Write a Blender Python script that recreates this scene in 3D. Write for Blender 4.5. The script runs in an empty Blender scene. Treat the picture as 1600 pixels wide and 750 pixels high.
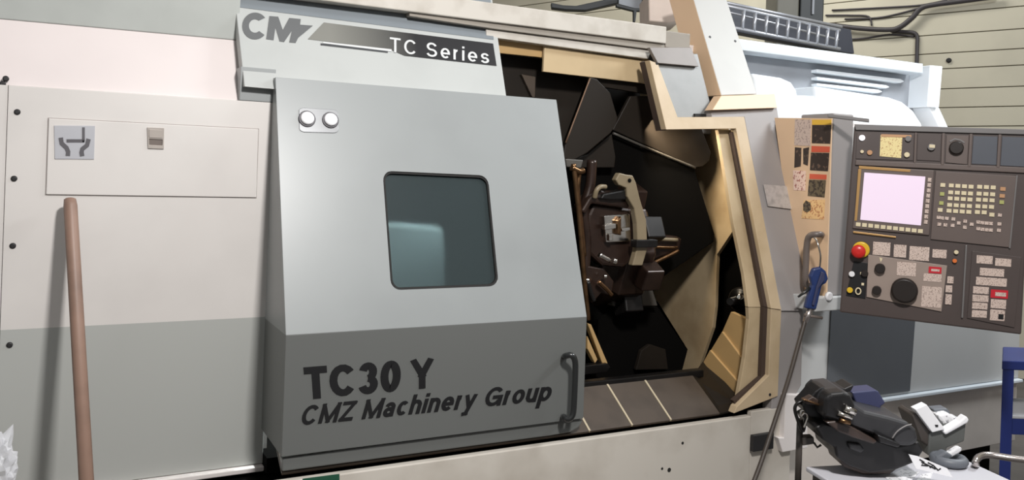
import bpy, bmesh, math, random
from mathutils import Vector, Matrix
from mathutils.geometry import tessellate_polygon
random.seed(4)
sc = bpy.context.scene
COL = sc.collection

# ------------------------------------------------------------------ camera
F = 1320.0; TH = math.radians(27.9); RO = math.radians(1.97); PPY = 265.0
C = Vector((0, 0, 1.5))
fw = Vector((math.sin(TH), math.cos(TH), 0)); r0 = Vector((math.cos(TH), -math.sin(TH), 0)); UP = Vector((0, 0, 1))
rv = r0*math.cos(RO) + UP*math.sin(RO); uv = UP*math.cos(RO) - r0*math.sin(RO)
cam = bpy.data.cameras.new('camera'); camo = bpy.data.objects.new('camera', cam); COL.objects.link(camo)
cam.sensor_fit = 'HORIZONTAL'; cam.sensor_width = 36; cam.lens = F/1600*36
cam.shift_y = -(375-PPY)/1600; cam.clip_start = 0.05
camo.matrix_world = Matrix(((rv.x, uv.x, -fw.x, C.x), (rv.y, uv.y, -fw.y, C.y), (rv.z, uv.z, -fw.z, C.z), (0, 0, 0, 1)))
sc.camera = camo

# ------------------------------------------------------------------ world, lamps, exposure
w = bpy.data.worlds.new('workshop_air'); sc.world = w; w.use_nodes = True
w.node_tree.nodes['Background'].inputs[0].default_value = (1.0, 0.99, 0.97, 1)
w.node_tree.nodes['Background'].inputs[1].default_value = 0.30
def area(name, loc, aim, sx, sy, power, col, spread=180):
    l = bpy.data.lights.new(name, 'AREA'); l.shape = 'RECTANGLE'; l.size = sx; l.size_y = sy
    l.energy = power; l.color = col; l.spread = math.radians(spread)
    o = bpy.data.objects.new(name, l); COL.objects.link(o); o.location = loc
    o.rotation_euler = (Vector(aim)-Vector(loc)).to_track_quat('-Z', 'Y').to_euler(); return o
area('aisle_lamp', (0.85, 0.25, 3.1), (0.9, 2.6, 1.1), 0.28, 0.28, 105, (1.0, 0.97, 0.95))
area('hall_lamp', (4.4, 1.5, 3.7), (3.6, 2.9, 1.9), 1.6, 0.4, 98, (0.93, 0.97, 1.0))
area('wall_fill_light', (4.2, 5.4, 4.6), (5.6, 6.2, 2.4), 2.5, 0.5, 75, (1.0, 0.98, 0.93))  # added unseen fill that brightens the far plank wall
area('machining_area_lamp', (2.28, 2.90, 1.72), (2.7, 3.0, 1.25), 0.20, 0.06, 2.2, (1.0, 0.84, 0.62), 110)
area('window_fill_light', (1.45, 2.855, 1.62), (1.05, 2.90, 1.2), 0.18, 0.05, 7.0, (0.92, 1.0, 1.0), 80)  # added unseen fill for the pale panel behind the door window
sc.view_settings.view_transform = 'Standard'; sc.view_settings.look = 'None'
sc.view_settings.gamma = 1.0; sc.view_settings.use_curve_mapping = False
sc.view_settings.exposure = -0.08

# ------------------------------------------------------------------ measuring the place: a sight line met with a plane of the scene
def ray(x, y): return fw + rv*((x-800)/F) + uv*((PPY-y)/F)
def onplane(x, y, p, n):
    d = ray(x, y); return C + d*((Vector(p)-C).dot(n)/d.dot(n))
def PY(Y): return lambda x, y, o=0: onplane(x, y, (0, Y+o, 0), Vector((0, 1, 0)))
def PX(X): return lambda x, y, o=0: onplane(x, y, (X+o, 0, 0), Vector((1, 0, 0)))
def PZ(Z): return lambda x, y, o=0: onplane(x, y, (0, 0, Z+o), Vector((0, 0, 1)))
def PD(D): return lambda x, y, o=0: C + ray(x, y)*(D+o)
def slant(Y, z, s): return lambda x, y, o=0: onplane(x, y, (0, Y+o, z), Vector((0, 1, -s)))
KZ = 0.99
lean = slant(2.5, KZ, 1/3)            # upper half of door and frame leans back
front = PY(2.5)
signp = slant(2.79, 1.77, 0.583)
tray = slant(2.5, 0.553, 1/0.65)
wdir = Vector((-0.355, 0.935, 0)).normalized(); wn = Vector((0.935, 0.355, 0)).normalized()
W0 = Vector((6.5, 4.3, 0))
def wallp(x, y, o=0): return onplane(x, y, W0 - wn*o, wn)
ce = Vector((0.625, -0.78, 0)).normalized(); cn = Vector((-0.78, -0.625, 0)).normalized()
CA = PY(2.3)(1323, 340)
def cons(x, y, o=0): return onplane(x, y, CA + cn*o, cn)

# ------------------------------------------------------------------ materials
def lin(c):
    c = c/255.0
    return c/12.92 if c <= 0.04045 else ((c+0.055)/1.055)**2.4
def L3(rgb): return (lin(rgb[0]), lin(rgb[1]), lin(rgb[2]), 1)
MATS = {}
def newmat(name):
    m = bpy.data.materials.new(name); m.use_nodes = True; MATS[name] = m
    return m, m.node_tree.nodes, m.node_tree.links, m.node_tree.nodes['Principled BSDF']
def paint(name, rgb, rough=0.45, metal=0.0, var=0.06, scale=6.0, bump=0.0, emit=None, coat=0.0, spec=0.5, dirt=None):
    m, n, l, b = newmat(name)
    tc = n.new('ShaderNodeTexCoord'); nz = n.new('ShaderNodeTexNoise'); nz.inputs['Scale'].default_value = scale
    nz.inputs['Detail'].default_value = 5; geo = n.new('ShaderNodeNewGeometry')
    l.new(geo.outputs['Position'], nz.inputs['Vector'])
    mx = n.new('ShaderNodeMix'); mx.data_type = 'RGBA'
    c = L3(rgb); d = L3(dirt) if dirt else tuple(v*(1-var*2) for v in c[:3])+(1,)
    c2 = tuple(min(1, v*(1+var)) for v in c[:3])+(1,)
    mx.inputs['A'].default_value = d; mx.inputs['B'].default_value = c2
    rp = n.new('ShaderNodeValToRGB'); rp.color_ramp.elements[0].position = 0.25; rp.color_ramp.elements[1].position = 0.55
    l.new(nz.outputs['Fac'], rp.inputs['Fac']); l.new(rp.outputs['Color'], mx.inputs['Factor'])
    l.new(mx.outputs['Result'], b.inputs['Base Color'])
    b.inputs['Roughness'].default_value = rough; b.inputs['Metallic'].default_value = metal
    b.inputs['Specular IOR Level'].default_value = spec; b.inputs['Coat Weight'].default_value = coat
    if bump:
        bp = n.new('ShaderNodeBump'); bp.inputs['Strength'].default_value = bump; bp.inputs['Distance'].default_value = 0.01
        n2 = n.new('ShaderNodeTexNoise'); n2.inputs['Scale'].default_value = scale*12
        l.new(geo.outputs['Position'], n2.inputs['Vector']); l.new(n2.outputs['Fac'], bp.inputs['Height']); l.new(bp.outputs['Normal'], b.inputs['Normal'])
    if emit:
        b.inputs['Emission Color'].default_value = L3(rgb); b.inputs['Emission Strength'].default_value = emit
    return m
def twotone(name, top, low, zsplit, rough):
    m = paint(name, top, rough, var=0.03, scale=3.0); n = m.node_tree.nodes; l = m.node_tree.links; b = n['Principled BSDF']
    src = b.inputs['Base Color'].links[0].from_socket
    geo = n.new('ShaderNodeNewGeometry'); sp = n.new('ShaderNodeSeparateXYZ'); l.new(geo.outputs['Position'], sp.inputs[0])
    gt = n.new('ShaderNodeMath'); gt.operation = 'GREATER_THAN'; gt.inputs[1].default_value = zsplit; l.new(sp.outputs['Z'], gt.inputs[0])
    mx = n.new('ShaderNodeMix'); mx.data_type = 'RGBA'; mx.inputs['A'].default_value = L3(low)
    l.new(gt.outputs[0], mx.inputs['Factor']); l.new(src, mx.inputs['B']); l.new(mx.outputs['Result'], b.inputs['Base Color']); return m
def printed(name, base, ink, scale=160.0, thr=0.5, rough=0.5):
    m, n, l, b = newmat(name); geo = n.new('ShaderNodeNewGeometry')
    v = n.new('ShaderNodeTexNoise'); v.inputs['Scale'].default_value = scale; v.inputs['Detail'].default_value = 1
    l.new(geo.outputs['Position'], v.inputs['Vector'])
    g = n.new('ShaderNodeMapRange'); g.inputs[1].default_value = thr; g.inputs[2].default_value = thr+0.06; l.new(v.outputs['Fac'], g.inputs[0])
    mx = n.new('ShaderNodeMix'); mx.data_type = 'RGBA'; mx.inputs['A'].default_value = L3(base); mx.inputs['B'].default_value = L3(ink)
    l.new(g.outputs[0], mx.inputs['Factor']); l.new(mx.outputs['Result'], b.inputs['Base Color']); b.inputs['Roughness'].default_value = rough; return m
def gradx(name, a, bcol, x0, x1):
    m, n, l, b = newmat(name); geo = n.new('ShaderNodeNewGeometry'); sp = n.new('ShaderNodeSeparateXYZ'); l.new(geo.outputs['Position'], sp.inputs[0])
    g = n.new('ShaderNodeMapRange'); g.inputs[1].default_value = x0; g.inputs[2].default_value = x1; l.new(sp.outputs['X'], g.inputs[0])
    mx = n.new('ShaderNodeMix'); mx.data_type = 'RGBA'; mx.inputs['A'].default_value = L3(a); mx.inputs['B'].default_value = L3(bcol)
    l.new(g.outputs[0], mx.inputs['Factor']); l.new(mx.outputs['Result'], b.inputs['Base Color']); b.inputs['Roughness'].default_value = 0.4; return m

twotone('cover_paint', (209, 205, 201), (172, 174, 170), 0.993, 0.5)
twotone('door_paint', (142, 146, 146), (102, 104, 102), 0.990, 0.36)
paint('white_paint', (222, 216, 213), 0.5, var=0.03, scale=3)
paint('pink_white_paint', (214, 205, 203), 0.5, var=0.02, scale=3)
paint('shade_band_grey', (170, 174, 170), 0.5, var=0.03)  # shade along the cover top, put into the grey
paint('sill_paint', (196, 190, 180), 0.5, var=0.05, scale=4, dirt=(176, 168, 156))
paint('sign_face', (178, 181, 179), 0.45, var=0.02)
paint('sign_band', (124, 131, 136), 0.45, var=0.02)
paint('logo_grey', (100, 102, 103), 0.45, var=0.02)
gradx('stripe_ink', (128, 128, 122), (42, 42, 44), 0.80, 1.12)
paint('stripe_line', (70, 72, 74), 0.45, var=0.02)
paint('letter_light', (205, 207, 207), 0.4, var=0.02)
paint('letter_black', (17, 17, 19), 0.5, var=0.02)
paint('beam_white', (192, 187, 178), 0.5, var=0.05, scale=8, dirt=(172, 165, 154))
paint('beam_grey', (150, 143, 133), 0.5, var=0.05)
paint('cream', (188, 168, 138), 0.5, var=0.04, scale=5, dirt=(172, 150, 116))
paint('warm_lit_peach', (222, 190, 156), 0.5, var=0.02, scale=3)  # warm light on left-facing faces, put into the colour
paint('gold_cream', (182, 150, 102), 0.5, var=0.05, scale=5)
paint('header_cream', (188, 166, 130), 0.5, var=0.05, scale=5)
paint('jamb_cream', (182, 162, 130), 0.5, var=0.05, scale=5, dirt=(158, 136, 104))
paint('lilac_grey', (148, 143, 141), 0.5, var=0.03, scale=3)
paint('header_grey', (128, 121, 116), 0.5)
paint('seal_brown', (62, 48, 40), 0.7, var=0.1)
paint('dark_gap', (28, 27, 26), 0.8, var=0.05)
paint('bolt_black', (34, 33, 34), 0.5)
paint('inner_dark', (20, 17, 14), 0.8, var=0.1, spec=0.15)  # darkness of the working area put into the wall colour
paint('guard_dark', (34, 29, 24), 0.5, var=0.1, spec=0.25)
paint('void_dark', (7, 6, 5), 0.9, spec=0.1)  # near-black; shade of unlit hollows put into the colour
paint('turret_brown', (46, 33, 27), 0.3, metal=0.3, var=0.2, scale=15)
paint('iron_dark', (25, 23, 22), 0.35, metal=0.3, var=0.2, scale=15)
paint('tray_brown', (74, 64, 55), 0.45, var=0.12, scale=10)
paint('joint_light', (190, 176, 150), 0.4)
paint('arm_cream', (126, 113, 90), 0.45, var=0.05)
paint('rim_copper', (112, 86, 66), 0.5, metal=0.2)
paint('hatch_line', (150, 142, 138), 0.7)
paint('chrome', (210, 205, 198), 0.18, metal=1.0, var=0.1, scale=30)
paint('brass', (120, 92, 66), 0.35, metal=1.0, var=0.2, scale=30)
paint('mid_grey', (74, 71, 66), 0.5, var=0.05)
paint('plate_grey', (126, 127, 125), 0.45, var=0.04, scale=12)
paint('scratched_steel', (185, 182, 180), 0.4, metal=0.4, var=0.12, scale=40)
paint('button_steel', (132, 134, 136), 0.35, metal=0.3)
paint('handle_black', (36, 38, 38), 0.3, var=0.03, coat=0.3)
paint('picto_plate', (176, 177, 182), 0.4, var=0.02)
paint('picto_ink', (86, 84, 88), 0.5, var=0.02)
paint('latch_grey', (170, 162, 155), 0.35, metal=0.2)
paint('button_white', (240, 240, 242), 0.25, var=0.01)
paint('green_label', (30, 78, 58), 0.5)
paint('post_white', (180, 179, 175), 0.5, var=0.02)
paint('pale_backing_grey', (176, 182, 182), 0.5, var=0.03)  # for the added panel behind the window
paint('hood_white', (235, 240, 244), 0.5, var=0.01)
paint('hood_fascia', (212, 220, 226), 0.5, var=0.02)
paint('hood_grey', (150, 154, 160), 0.5, var=0.02)
paint('body_light', (188, 189, 188), 0.5, var=0.02, scale=3)
paint('body_rect', (92, 95, 99), 0.5, var=0.02)
paint('body_low', (204, 196, 188), 0.5, var=0.04)
paint('console_dark', (80, 70, 67), 0.45, var=0.04)
paint('console_face', (102, 90, 85), 0.45, var=0.04)
paint('console_rim', (120, 117, 116), 0.4, var=0.03)
paint('console_blue', (84, 88, 96), 0.45, var=0.03)
paint('console_taupe', (156, 140, 130), 0.45, var=0.03)
paint('amber_trim', (190, 150, 96), 0.3, metal=0.3)
paint('key_cream', (226, 212, 178), 0.4, var=0.03)
paint('key_orange', (196, 150, 110), 0.4, var=0.03)
paint('key_green', (176, 178, 110), 0.4, var=0.03)
paint('screen_glow', (226, 208, 226), 0.2, var=0.0, emit=0.42)
paint('led_white', (250, 248, 252), 0.3, emit=0.9)
paint('red_plastic', (206, 44, 40), 0.3, var=0.03)
paint('red_label', (200, 36, 50), 0.4, var=0.03)
paint('yellow_plastic', (226, 186, 50), 0.3, var=0.03)
paint('orange_led', (224, 120, 60), 0.3)
paint('knob_black', (40, 34, 31), 0.35, var=0.05)
printed('label_print', (214, 194, 182), (158, 138, 128), 260, 0.56)
printed('label_yellow', (240, 222, 160), (196, 160, 110), 190, 0.58)
printed('sticker_black', (56, 46, 42), (104, 84, 72), 60, 0.60)
printed('sticker_olive', (104, 92, 72), (60, 50, 42), 70, 0.5)
printed('sticker_beige', (236, 196, 140), (190, 130, 90), 120, 0.56)
printed('sticker_info', (206, 186, 174), (170, 150, 142), 120, 0.55)
printed('sticker_pink', (236, 206, 190), (170, 110, 100), 90, 0.55)
paint('sticker_yellow', (232, 186, 70), 0.5, var=0.02)
paint('sticker_red', (214, 96, 70), 0.5, var=0.02)
paint('pole_wood', (136, 110, 96), 0.5, var=0.12, scale=9)
paint('blue_plastic', (38, 56, 104), 0.3, var=0.06)
paint('hose_rubber', (66, 58, 52), 0.5, var=0.05)
paint('grab_grey', (108, 98, 92), 0.4, var=0.04)
paint('blue_steel', (36, 50, 112), 0.4, var=0.06)
paint('shelf_white', (190, 190, 192), 0.5)
paint('cart_top', (190, 190, 196), 0.45, var=0.03)
paint('cart_dark', (66, 60, 56), 0.5, var=0.05)
paint('cast_black', (20, 19, 20), 0.42, var=0.15, scale=20)
paint('cast_charcoal', (46, 46, 48), 0.42, var=0.08, scale=20)
paint('cast_brown', (58, 47, 42), 0.4, var=0.2, scale=20)
paint('navy_box', (58, 62, 92), 0.4, var=0.05)
paint('paper_white', (232, 232, 234), 0.6, var=0.02)
printed('paper_print', (222, 222, 224), (150, 150, 154), 120, 0.60)
paint('box_grey', (88, 90, 88), 0.5, var=0.08)
paint('strap_grey', (96, 100, 106), 0.5, var=0.1)
paint('steel_tube', (190, 182, 178), 0.25, metal=0.9)
paint('plank_paint', (196, 190, 170), 0.6, var=0.04, scale=2)
paint('wall_gap', (150, 144, 126), 0.8)
paint('ladder_steel', (176, 178, 184), 0.35, metal=0.6, var=0.05)
paint('trunk_dark', (58, 60, 68), 0.5)
paint('cable_dark', (64, 60, 62), 0.5)
paint('locker_dark', (42, 46, 48), 0.5)
paint('locker_grey', (104, 102, 92), 0.5)
paint('duct_pink', (196, 180, 168), 0.5)
paint('floor_concrete', (92, 88, 86), 0.6, var=0.12, scale=4, bump=0.1)
m, n_, l_, b_ = newmat('window_acrylic')
b_.inputs['Base Color'].default_value = L3((66, 78, 80)); b_.inputs['Roughness'].default_value = 0.25; b_.inputs['Coat Weight'].default_value = 0.3
rf = n_.new('ShaderNodeBsdfRefraction'); rf.inputs['Color'].default_value = (0.72, 0.82, 0.83, 1); rf.inputs['Roughness'].default_value = 0.35; rf.inputs['IOR'].default_value = 1.15
ms = n_.new('ShaderNodeMixShader'); ms.inputs[0].default_value = 0.5
l_.new(rf.outputs[0], ms.inputs[1]); l_.new(b_.outputs[0], ms.inputs[2]); l_.new(ms.outputs[0], n_['Material Output'].inputs[0])
m, n_, l_, b_ = newmat('clear_wrap')
b_.inputs['Base Color'].default_value = (0.85, 0.86, 0.9, 1); b_.inputs['Roughness'].default_value = 0.12
tr = n_.new('ShaderNodeBsdfTransparent'); ms = n_.new('ShaderNodeMixShader'); ms.inputs[0].default_value = 0.45
l_.new(tr.outputs[0], ms.inputs[1]); l_.new(b_.outputs[0], ms.inputs[2]); l_.new(ms.outputs[0], n_['Material Output'].inputs[0])

# ------------------------------------------------------------------ builders
WL = {}
def link(o, parent, wloc):
    COL.objects.link(o)
    WL[o.name] = Vector(wloc)
    if parent is not None:
        o.parent = parent; o.location = Vector(wloc) - WL[parent.name]
    else: o.location = wloc
    return o
def tag(o, label=None, cat=None, group=None, kind=None):
    if label: o['label'] = label
    if cat: o['category'] = cat
    if group: o['group'] = group
    if kind: o['kind'] = kind
    return o
def thing(name, loc, label, cat, group=None):
    o = bpy.data.objects.new(name, None); o.empty_display_size = 0.1; link(o, None, loc); return tag(o, label, cat, group)
class MB:
    def __init__(s): s.v = []; s.f = []; s.sm = []; s.mi = []; s.cur = 0
    def poly(s, loops, ext):
        """outline (plus holes) extruded by ext; concave outlines are fine"""
        if not isinstance(loops[0], (list, tuple)): loops = [loops]
        ext = Vector(ext); base = len(s.v); flat = [Vector(p) for lp in loops for p in lp]; n = len(flat)
        s.v += flat + [p+ext for p in flat]
        if len(loops) == 1:
            s.f.append([base+i for i in range(n)]); s.f.append([base+n+i for i in reversed(range(n))]); s.sm += [False]*2; s.mi += [s.cur]*2
        else:
            for t in tessellate_polygon([[Vector(p) for p in lp] for lp in loops]):
                s.f.append([base+i for i in t]); s.f.append([base+n+i for i in reversed(t)]); s.sm += [False]*2; s.mi += [s.cur]*2
        k = 0
        for lp in loops:
            m_ = len(lp)
            for i in range(m_):
                a = base+k+i; b = base+k+(i+1) % m_
                s.f.append([a, b, b+n, a+n]); s.sm.append(False); s.mi.append(s.cur)
            k += m_
        return s
    def strip(s, pt, ext):
        """a ribbon outline (there and back) as quads, raised by ext"""
        n = len(pt)//2; b = len(s.v); m = len(pt); s.v += list(pt) + [p+ext for p in pt]
        for k in range(n-1):
            s.f.append([b+m+k, b+m+k+1, b+m+2*n-2-k, b+m+2*n-1-k])
        for k in range(m): s.f.append([b+k, b+(k+1) % m, b+m+(k+1) % m, b+m+k])
        s.sm += [False]*(n-1+m); s.mi += [0]*(n-1+m); return s
    def box(s, a, b):
        a = Vector(a); b = Vector(b)
        return s.poly([Vector((a.x, a.y, a.z)), Vector((b.x, a.y, a.z)), Vector((b.x, a.y, b.z)), Vector((a.x, a.y, b.z))], (0, b.y-a.y, 0))
    def tube(s, pts, r, n=10, closed=False):
        pts = [Vector(p) for p in pts]; N = len(pts); base = len(s.v); rs = r if isinstance(r, (list, tuple)) else [r]*N
        nrm = None
        for i, p in enumerate(pts):
            if closed: t = pts[(i+1) % N]-pts[i-1]
            else: t = pts[min(i+1, N-1)]-pts[max(i-1, 0)]
            t.normalize()
            if nrm is None: nrm = t.orthogonal().normalized()
            else: nrm = (nrm - t*nrm.dot(t)); nrm = nrm.normalized() if nrm.length > 1e-6 else t.orthogonal().normalized()
            bn = t.cross(nrm)
            for k in range(n):
                a = 2*math.pi*k/n; s.v.append(p + (nrm*math.cos(a)+bn*math.sin(a))*rs[i])
        for i in range(N if closed else N-1):
            for k in range(n):
                a = base+i*n+k; b = base+i*n+(k+1) % n; j = (i+1) % N
                s.f.append([a, b, base+j*n+(k+1) % n, base+j*n+k]); s.sm.append(True); s.mi.append(s.cur)
        if not closed:
            s.f.append([base+k for k in reversed(range(n))]); s.f.append([base+(N-1)*n+k for k in range(n)]); s.sm += [False]*2; s.mi += [s.cur]*2
        return s
    def lathe(s, c, axis, prof, n=24):
        """prof: (radius, height) pairs along axis"""
        c = Vector(c); ax = Vector(axis).normalized(); u = ax.orthogonal().normalized(); v = ax.cross(u); base = len(s.v)
        for r_, h in prof:
            for k in range(n):
                a = 2*math.pi*k/n; s.v.append(c+ax*h+(u*math.cos(a)+v*math.sin(a))*r_)
        for i in range(len(prof)-1):
            for k in range(n):
                s.f.append([base+i*n+k, base+i*n+(k+1) % n, base+(i+1)*n+(k+1) % n, base+(i+1)*n+k]); s.sm.append(n > 8); s.mi.append(s.cur)
        s.f.append([base+k for k in reversed(range(n))]); s.f.append([base+(len(prof)-1)*n+k for k in range(n)]); s.sm += [False]*2; s.mi += [s.cur]*2
        return s
    def build(s, name, mat, parent=None, bevel=0.0, label=None, seg=2):
        lo = Vector((min(p[i] for p in s.v) for i in range(3))); hi = Vector((max(p[i] for p in s.v) for i in range(3)))
        c = (lo+hi)/2
        if parent is None: c.z = lo.z
        me = bpy.data.meshes.new(name); me.from_pydata([p-c for p in s.v], [], s.f)
        for m_ in (mat if isinstance(mat, (list, tuple)) else [mat]): me.materials.append(MATS[m_])
        for p, q, mi in zip(me.polygons, s.sm, s.mi): p.use_smooth = q; p.material_index = mi
        bm = bmesh.new(); bm.from_mesh(me); bmesh.ops.recalc_face_normals(bm, faces=bm.faces); bm.to_mesh(me); bm.free()
        o = bpy.data.objects.new(name, me); link(o, parent, c)
        if bevel:
            b = o.modifiers.new('bevel', 'BEVEL'); b.width = bevel; b.segments = seg; b.limit_method = 'ANGLE'; b.angle_limit = math.radians(35)
        if label: o['label'] = label
        return o
def spline(pts, k=6, closed=False):
    pts = [Vector(p) for p in pts]; out = []; N = len(pts)
    for i in range(N if closed else N-1):
        g = (lambda j: pts[j % N]) if closed else (lambda j: pts[max(0, min(N-1, j))])
        p0, p1, p2, p3 = g(i-1), g(i), g(i+1), g(i+2)
        for q in range(k):
            t = q/k
            out.append(0.5*((2*p1)+(p2-p0)*t+(2*p0-5*p1+4*p2-p3)*t*t+(3*p1-p0-3*p2+p3)*t**3))
    if not closed: out.append(pts[-1])
    return out
BACK = Vector((0, 1, 0))
def slab(name, px, plane, th, mat, parent, o=0.0, bevel=0.002, ext=None, holes=(), label=None, seg=2):
    """a sheet outlined in a plane, th metres thick going into the scene"""
    e = (ext if ext is not None else BACK)*th
    loops = [[plane(x, y, o) for x, y in px]] + [[plane(x, y, o) for x, y in h] for h in holes]
    return MB().poly(loops, e).build(name, mat, parent, bevel, label, seg)
def boxo(name, a, b, mat, parent, bevel=0.003, label=None):
    return MB().box(a, b).build(name, mat, parent, bevel, label)
def tubeo(name, pts, r, mat, parent, n=10, closed=False, label=None): return MB().tube(pts, r, n, closed).build(name, mat, parent, 0, label)
def ribbon(px, wd):
    """outline of a polyline of pixel width wd"""
    A = []; B = []
    for i, p in enumerate(px):
        q0 = px[max(0, i-1)]; q1 = px[min(len(px)-1, i+1)]; dx, dy = q1[0]-q0[0], q1[1]-q0[1]; L_ = math.hypot(dx, dy)
        nx, ny = -dy/L_*wd/2, dx/L_*wd/2; A.append((p[0]+nx, p[1]+ny)); B.append((p[0]-nx, p[1]-ny))
    return A + B[::-1]
def rrect(tl, tr_, br, bl, r=0.1, k=5):
    """rounded quad, r as a fraction of the sides"""
    def bil(u, v): return tuple((tl[i]*(1-u)+tr_[i]*u)*(1-v)+(bl[i]*(1-u)+br[i]*u)*v for i in (0, 1))
    out = []
    for cx, cy, a0 in ((1-r, r, -90), (1-r, 1-r, 0), (r, 1-r, 90), (r, r, 180)):
        for q in range(k+1):
            a = math.radians(a0+90*q/k); out.append(bil(cx+r*math.cos(a), cy+r*math.sin(a)))
    return out
def share(src, name, wloc, parent):
    o = bpy.data.objects.new(name, src.data); link(o, parent, wloc); return o
def arc(cx, cy, rx, ry, a0, a1, k=14):
    return [(cx+rx*math.cos(math.radians(a0+(a1-a0)*i/k)), cy+ry*math.sin(math.radians(a0+(a1-a0)*i/k))) for i in range(k+1)]
XH = 0.74
# strokes in a unit box; (width, height of the box, strokes)
GLYPH = {
 'T': (.62, 1, [[(0, 1), (1, 1)], [(.5, 1), (.5, 0)]]), 'C': (.74, 1, [arc(.5, .5, .5, .5, 38, 322)]),
 '3': (.54, 1, [arc(.46, .75, .42, .25, 165, -90), arc(.46, .25, .5, .25, 90, -165)]), '0': (.55, 1, [arc(.5, .5, .5, .5, 0, 180), arc(.5, .5, .5, .5, 180, 360)]),
 'Y': (.70, 1, [[(0, 1), (.5, .44)], [(1, 1), (.5, .44)], [(.5, .5), (.5, 0)]]), 'M': (.84, 1, [[(0, 0), (0, 1)], [(0, 1), (.5, 0)], [(.5, 0), (1, 1)], [(1, 1), (1, 0)]]),
 'Z': (.62, 1, [[(0, 1), (1, 1)], [(1, 1), (0, 0)], [(0, 0), (1, 0)]]), 'G': (.78, 1, [arc(.5, .5, .5, .5, 38, 330), [(1, .0), (1, .46)], [(1, .46), (.55, .46)]]),
 'S': (.62, 1, [arc(.5, .75, .46, .25, 15, 270), arc(.5, .25, .5, .25, 90, -165)]), 's': (.48, XH, [arc(.5, .74, .46, .26, 15, 270), arc(.5, .26, .5, .26, 90, -165)]),
 'a': (.52, XH, [[(.92, 0), (.92, .68)], arc(.48, .68, .44, .32, 0, 160), arc(.45, .28, .45, .28, 0, 180), arc(.45, .28, .45, .28, 180, 360)]), 'c': (.50, XH, [arc(.5, .5, .5, .5, 45, 315)]),
 'h': (.50, XH, [[(0, 0), (0, 1.36)], arc(.5, .62, .5, .38, 180, 0), [(1, .62), (1, 0)]]), 'n': (.50, XH, [[(0, 0), (0, 1)], arc(.5, .62, .5, .38, 180, 0), [(1, .62), (1, 0)]]),
 'i': (0, XH, [[(0, 0), (0, 1)], [(0, 1.27), (0, 1.36)]]), 'e': (.54, XH, [[(0, .48), (1, .48)], arc(.5, .5, .5, .5, -2, 315)]),
 'r': (.30, XH, [[(0, 0), (0, 1)], arc(.9, .55, .9, .43, 180, 85)]), 'o': (.54, XH, [arc(.5, .5, .5, .5, 0, 180), arc(.5, .5, .5, .5, 180, 360)]),
 'u': (.50, XH, [[(0, 1), (0, .38)], arc(.5, .38, .5, .38, 180, 360), [(1, 0), (1, 1)]]), 'p': (.54, XH, [[(0, 1), (0, -.38)], arc(.5, .5, .5, .5, 0, 180), arc(.5, .5, .5, .5, 180, 360)]),
 'y': (.52, XH, [[(0, 1), (.5, .05)], [(1, 1), (.36, -.33)], [(.40, -.33), (.1, -.35)]]),
}
def text(name, s, TL, TR, BR, BL, plane, o, mat, parent, wt=0.2, shear=0.0, gap=0.13, th=0.0015):
    """stroke lettering laid on a plane; the quad spans baseline to capital height"""
    x = 0.0; polys = []
    for ci, ch in enumerate(s):
        if ch == ' ': x += 0.34; continue
        w_, h_, st = GLYPH[ch]; w_ = max(w_, wt)
        for line in st:
            pts = [(x+wt/2+u*(w_-wt), (wt/2+t*(h_-wt)) if 0 <= t <= 1 else t*h_) for u, t in line]
            if len(line) == 2:
                (ax, ay), (bx_, by_) = pts; L_ = math.hypot(bx_-ax, by_-ay); dx, dy = (bx_-ax)/L_*wt/2, (by_-ay)/L_*wt/2
                pts = [(ax-dx, ay-dy), (bx_+dx, by_+dy)]
            rb = ribbon(pts, wt); lo_ = -1 if min(t for u, t in line) < 0 else 0; hi_ = 1.02 if max(t for u, t in line) > 1 else h_
            polys.append((ci, [(u+shear*min(max(t, lo_), hi_), min(max(t, lo_), hi_)) for u, t in rb]))
        x += w_ + gap
    x0 = min(p[0] for c_, q in polys for p in q); x1 = max(p[0] for c_, q in polys for p in q)
    for ci in sorted(set(c_ for c_, q in polys)):
        mb = MB(); th = 0.0012
        for c_, q in polys:
            if c_ != ci: continue
            n = len(q)//2
            pt = []
            for u, t in q:
                u = (u-x0)/(x1-x0); pt.append(plane(*tuple((BL[i]*(1-u)+BR[i]*u)*(1-t)+(TL[i]*(1-u)+TR[i]*u)*t for i in (0, 1)), o))
            mb.strip(pt, V((0, -th, 0))); th += 0.00025
        mb.build(name, mat, parent)
V = Vector

# ================================================================== the setting
fl = boxo('floor', (-6, -4, -0.1), (12, 14, 0), 'floor_concrete', None, 0); tag(fl, 'dark grey concrete workshop floor', kind='structure')
fl.location.z = -0.1
wb = MB(); a = W0 - wdir*6.0 + wn*0.03; wb.poly([a, a+wdir*20, a+wdir*20+UP*6, a+UP*6], wn*0.2)
wall = tag(wb.build('wall_back', 'wall_gap', None), 'cream plank clad workshop wall behind the lathe', kind='structure')
levels = [wallp(1520, y).z for y in (198, 168, 138, 106, 81, 51, 17)]
step = levels[-1]-levels[-2]
zs = [0.0] + [levels[0]-step*k for k in range(6, 0, -1) if levels[0]-step*k > 0.1] + levels + [levels[-1]+step*k for k in range(1, 9)]
for i in range(len(zs)-1):
    a = W0 - wdir*6.0
    MB().poly([a+UP*(zs[i]+0.007), a+wdir*20+UP*(zs[i]+0.007), a+wdir*20+UP*zs[i+1], a+UP*zs[i+1]], wn*0.028).build('plank', 'plank_paint', wall, 0.003)
# ================================================================== the lathe
lathe = thing('cnc_lathe', (1.6, 3.0, 0.0), 'large grey and white turning lathe with open sliding door and dark working area', 'machine')
V = Vector
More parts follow.
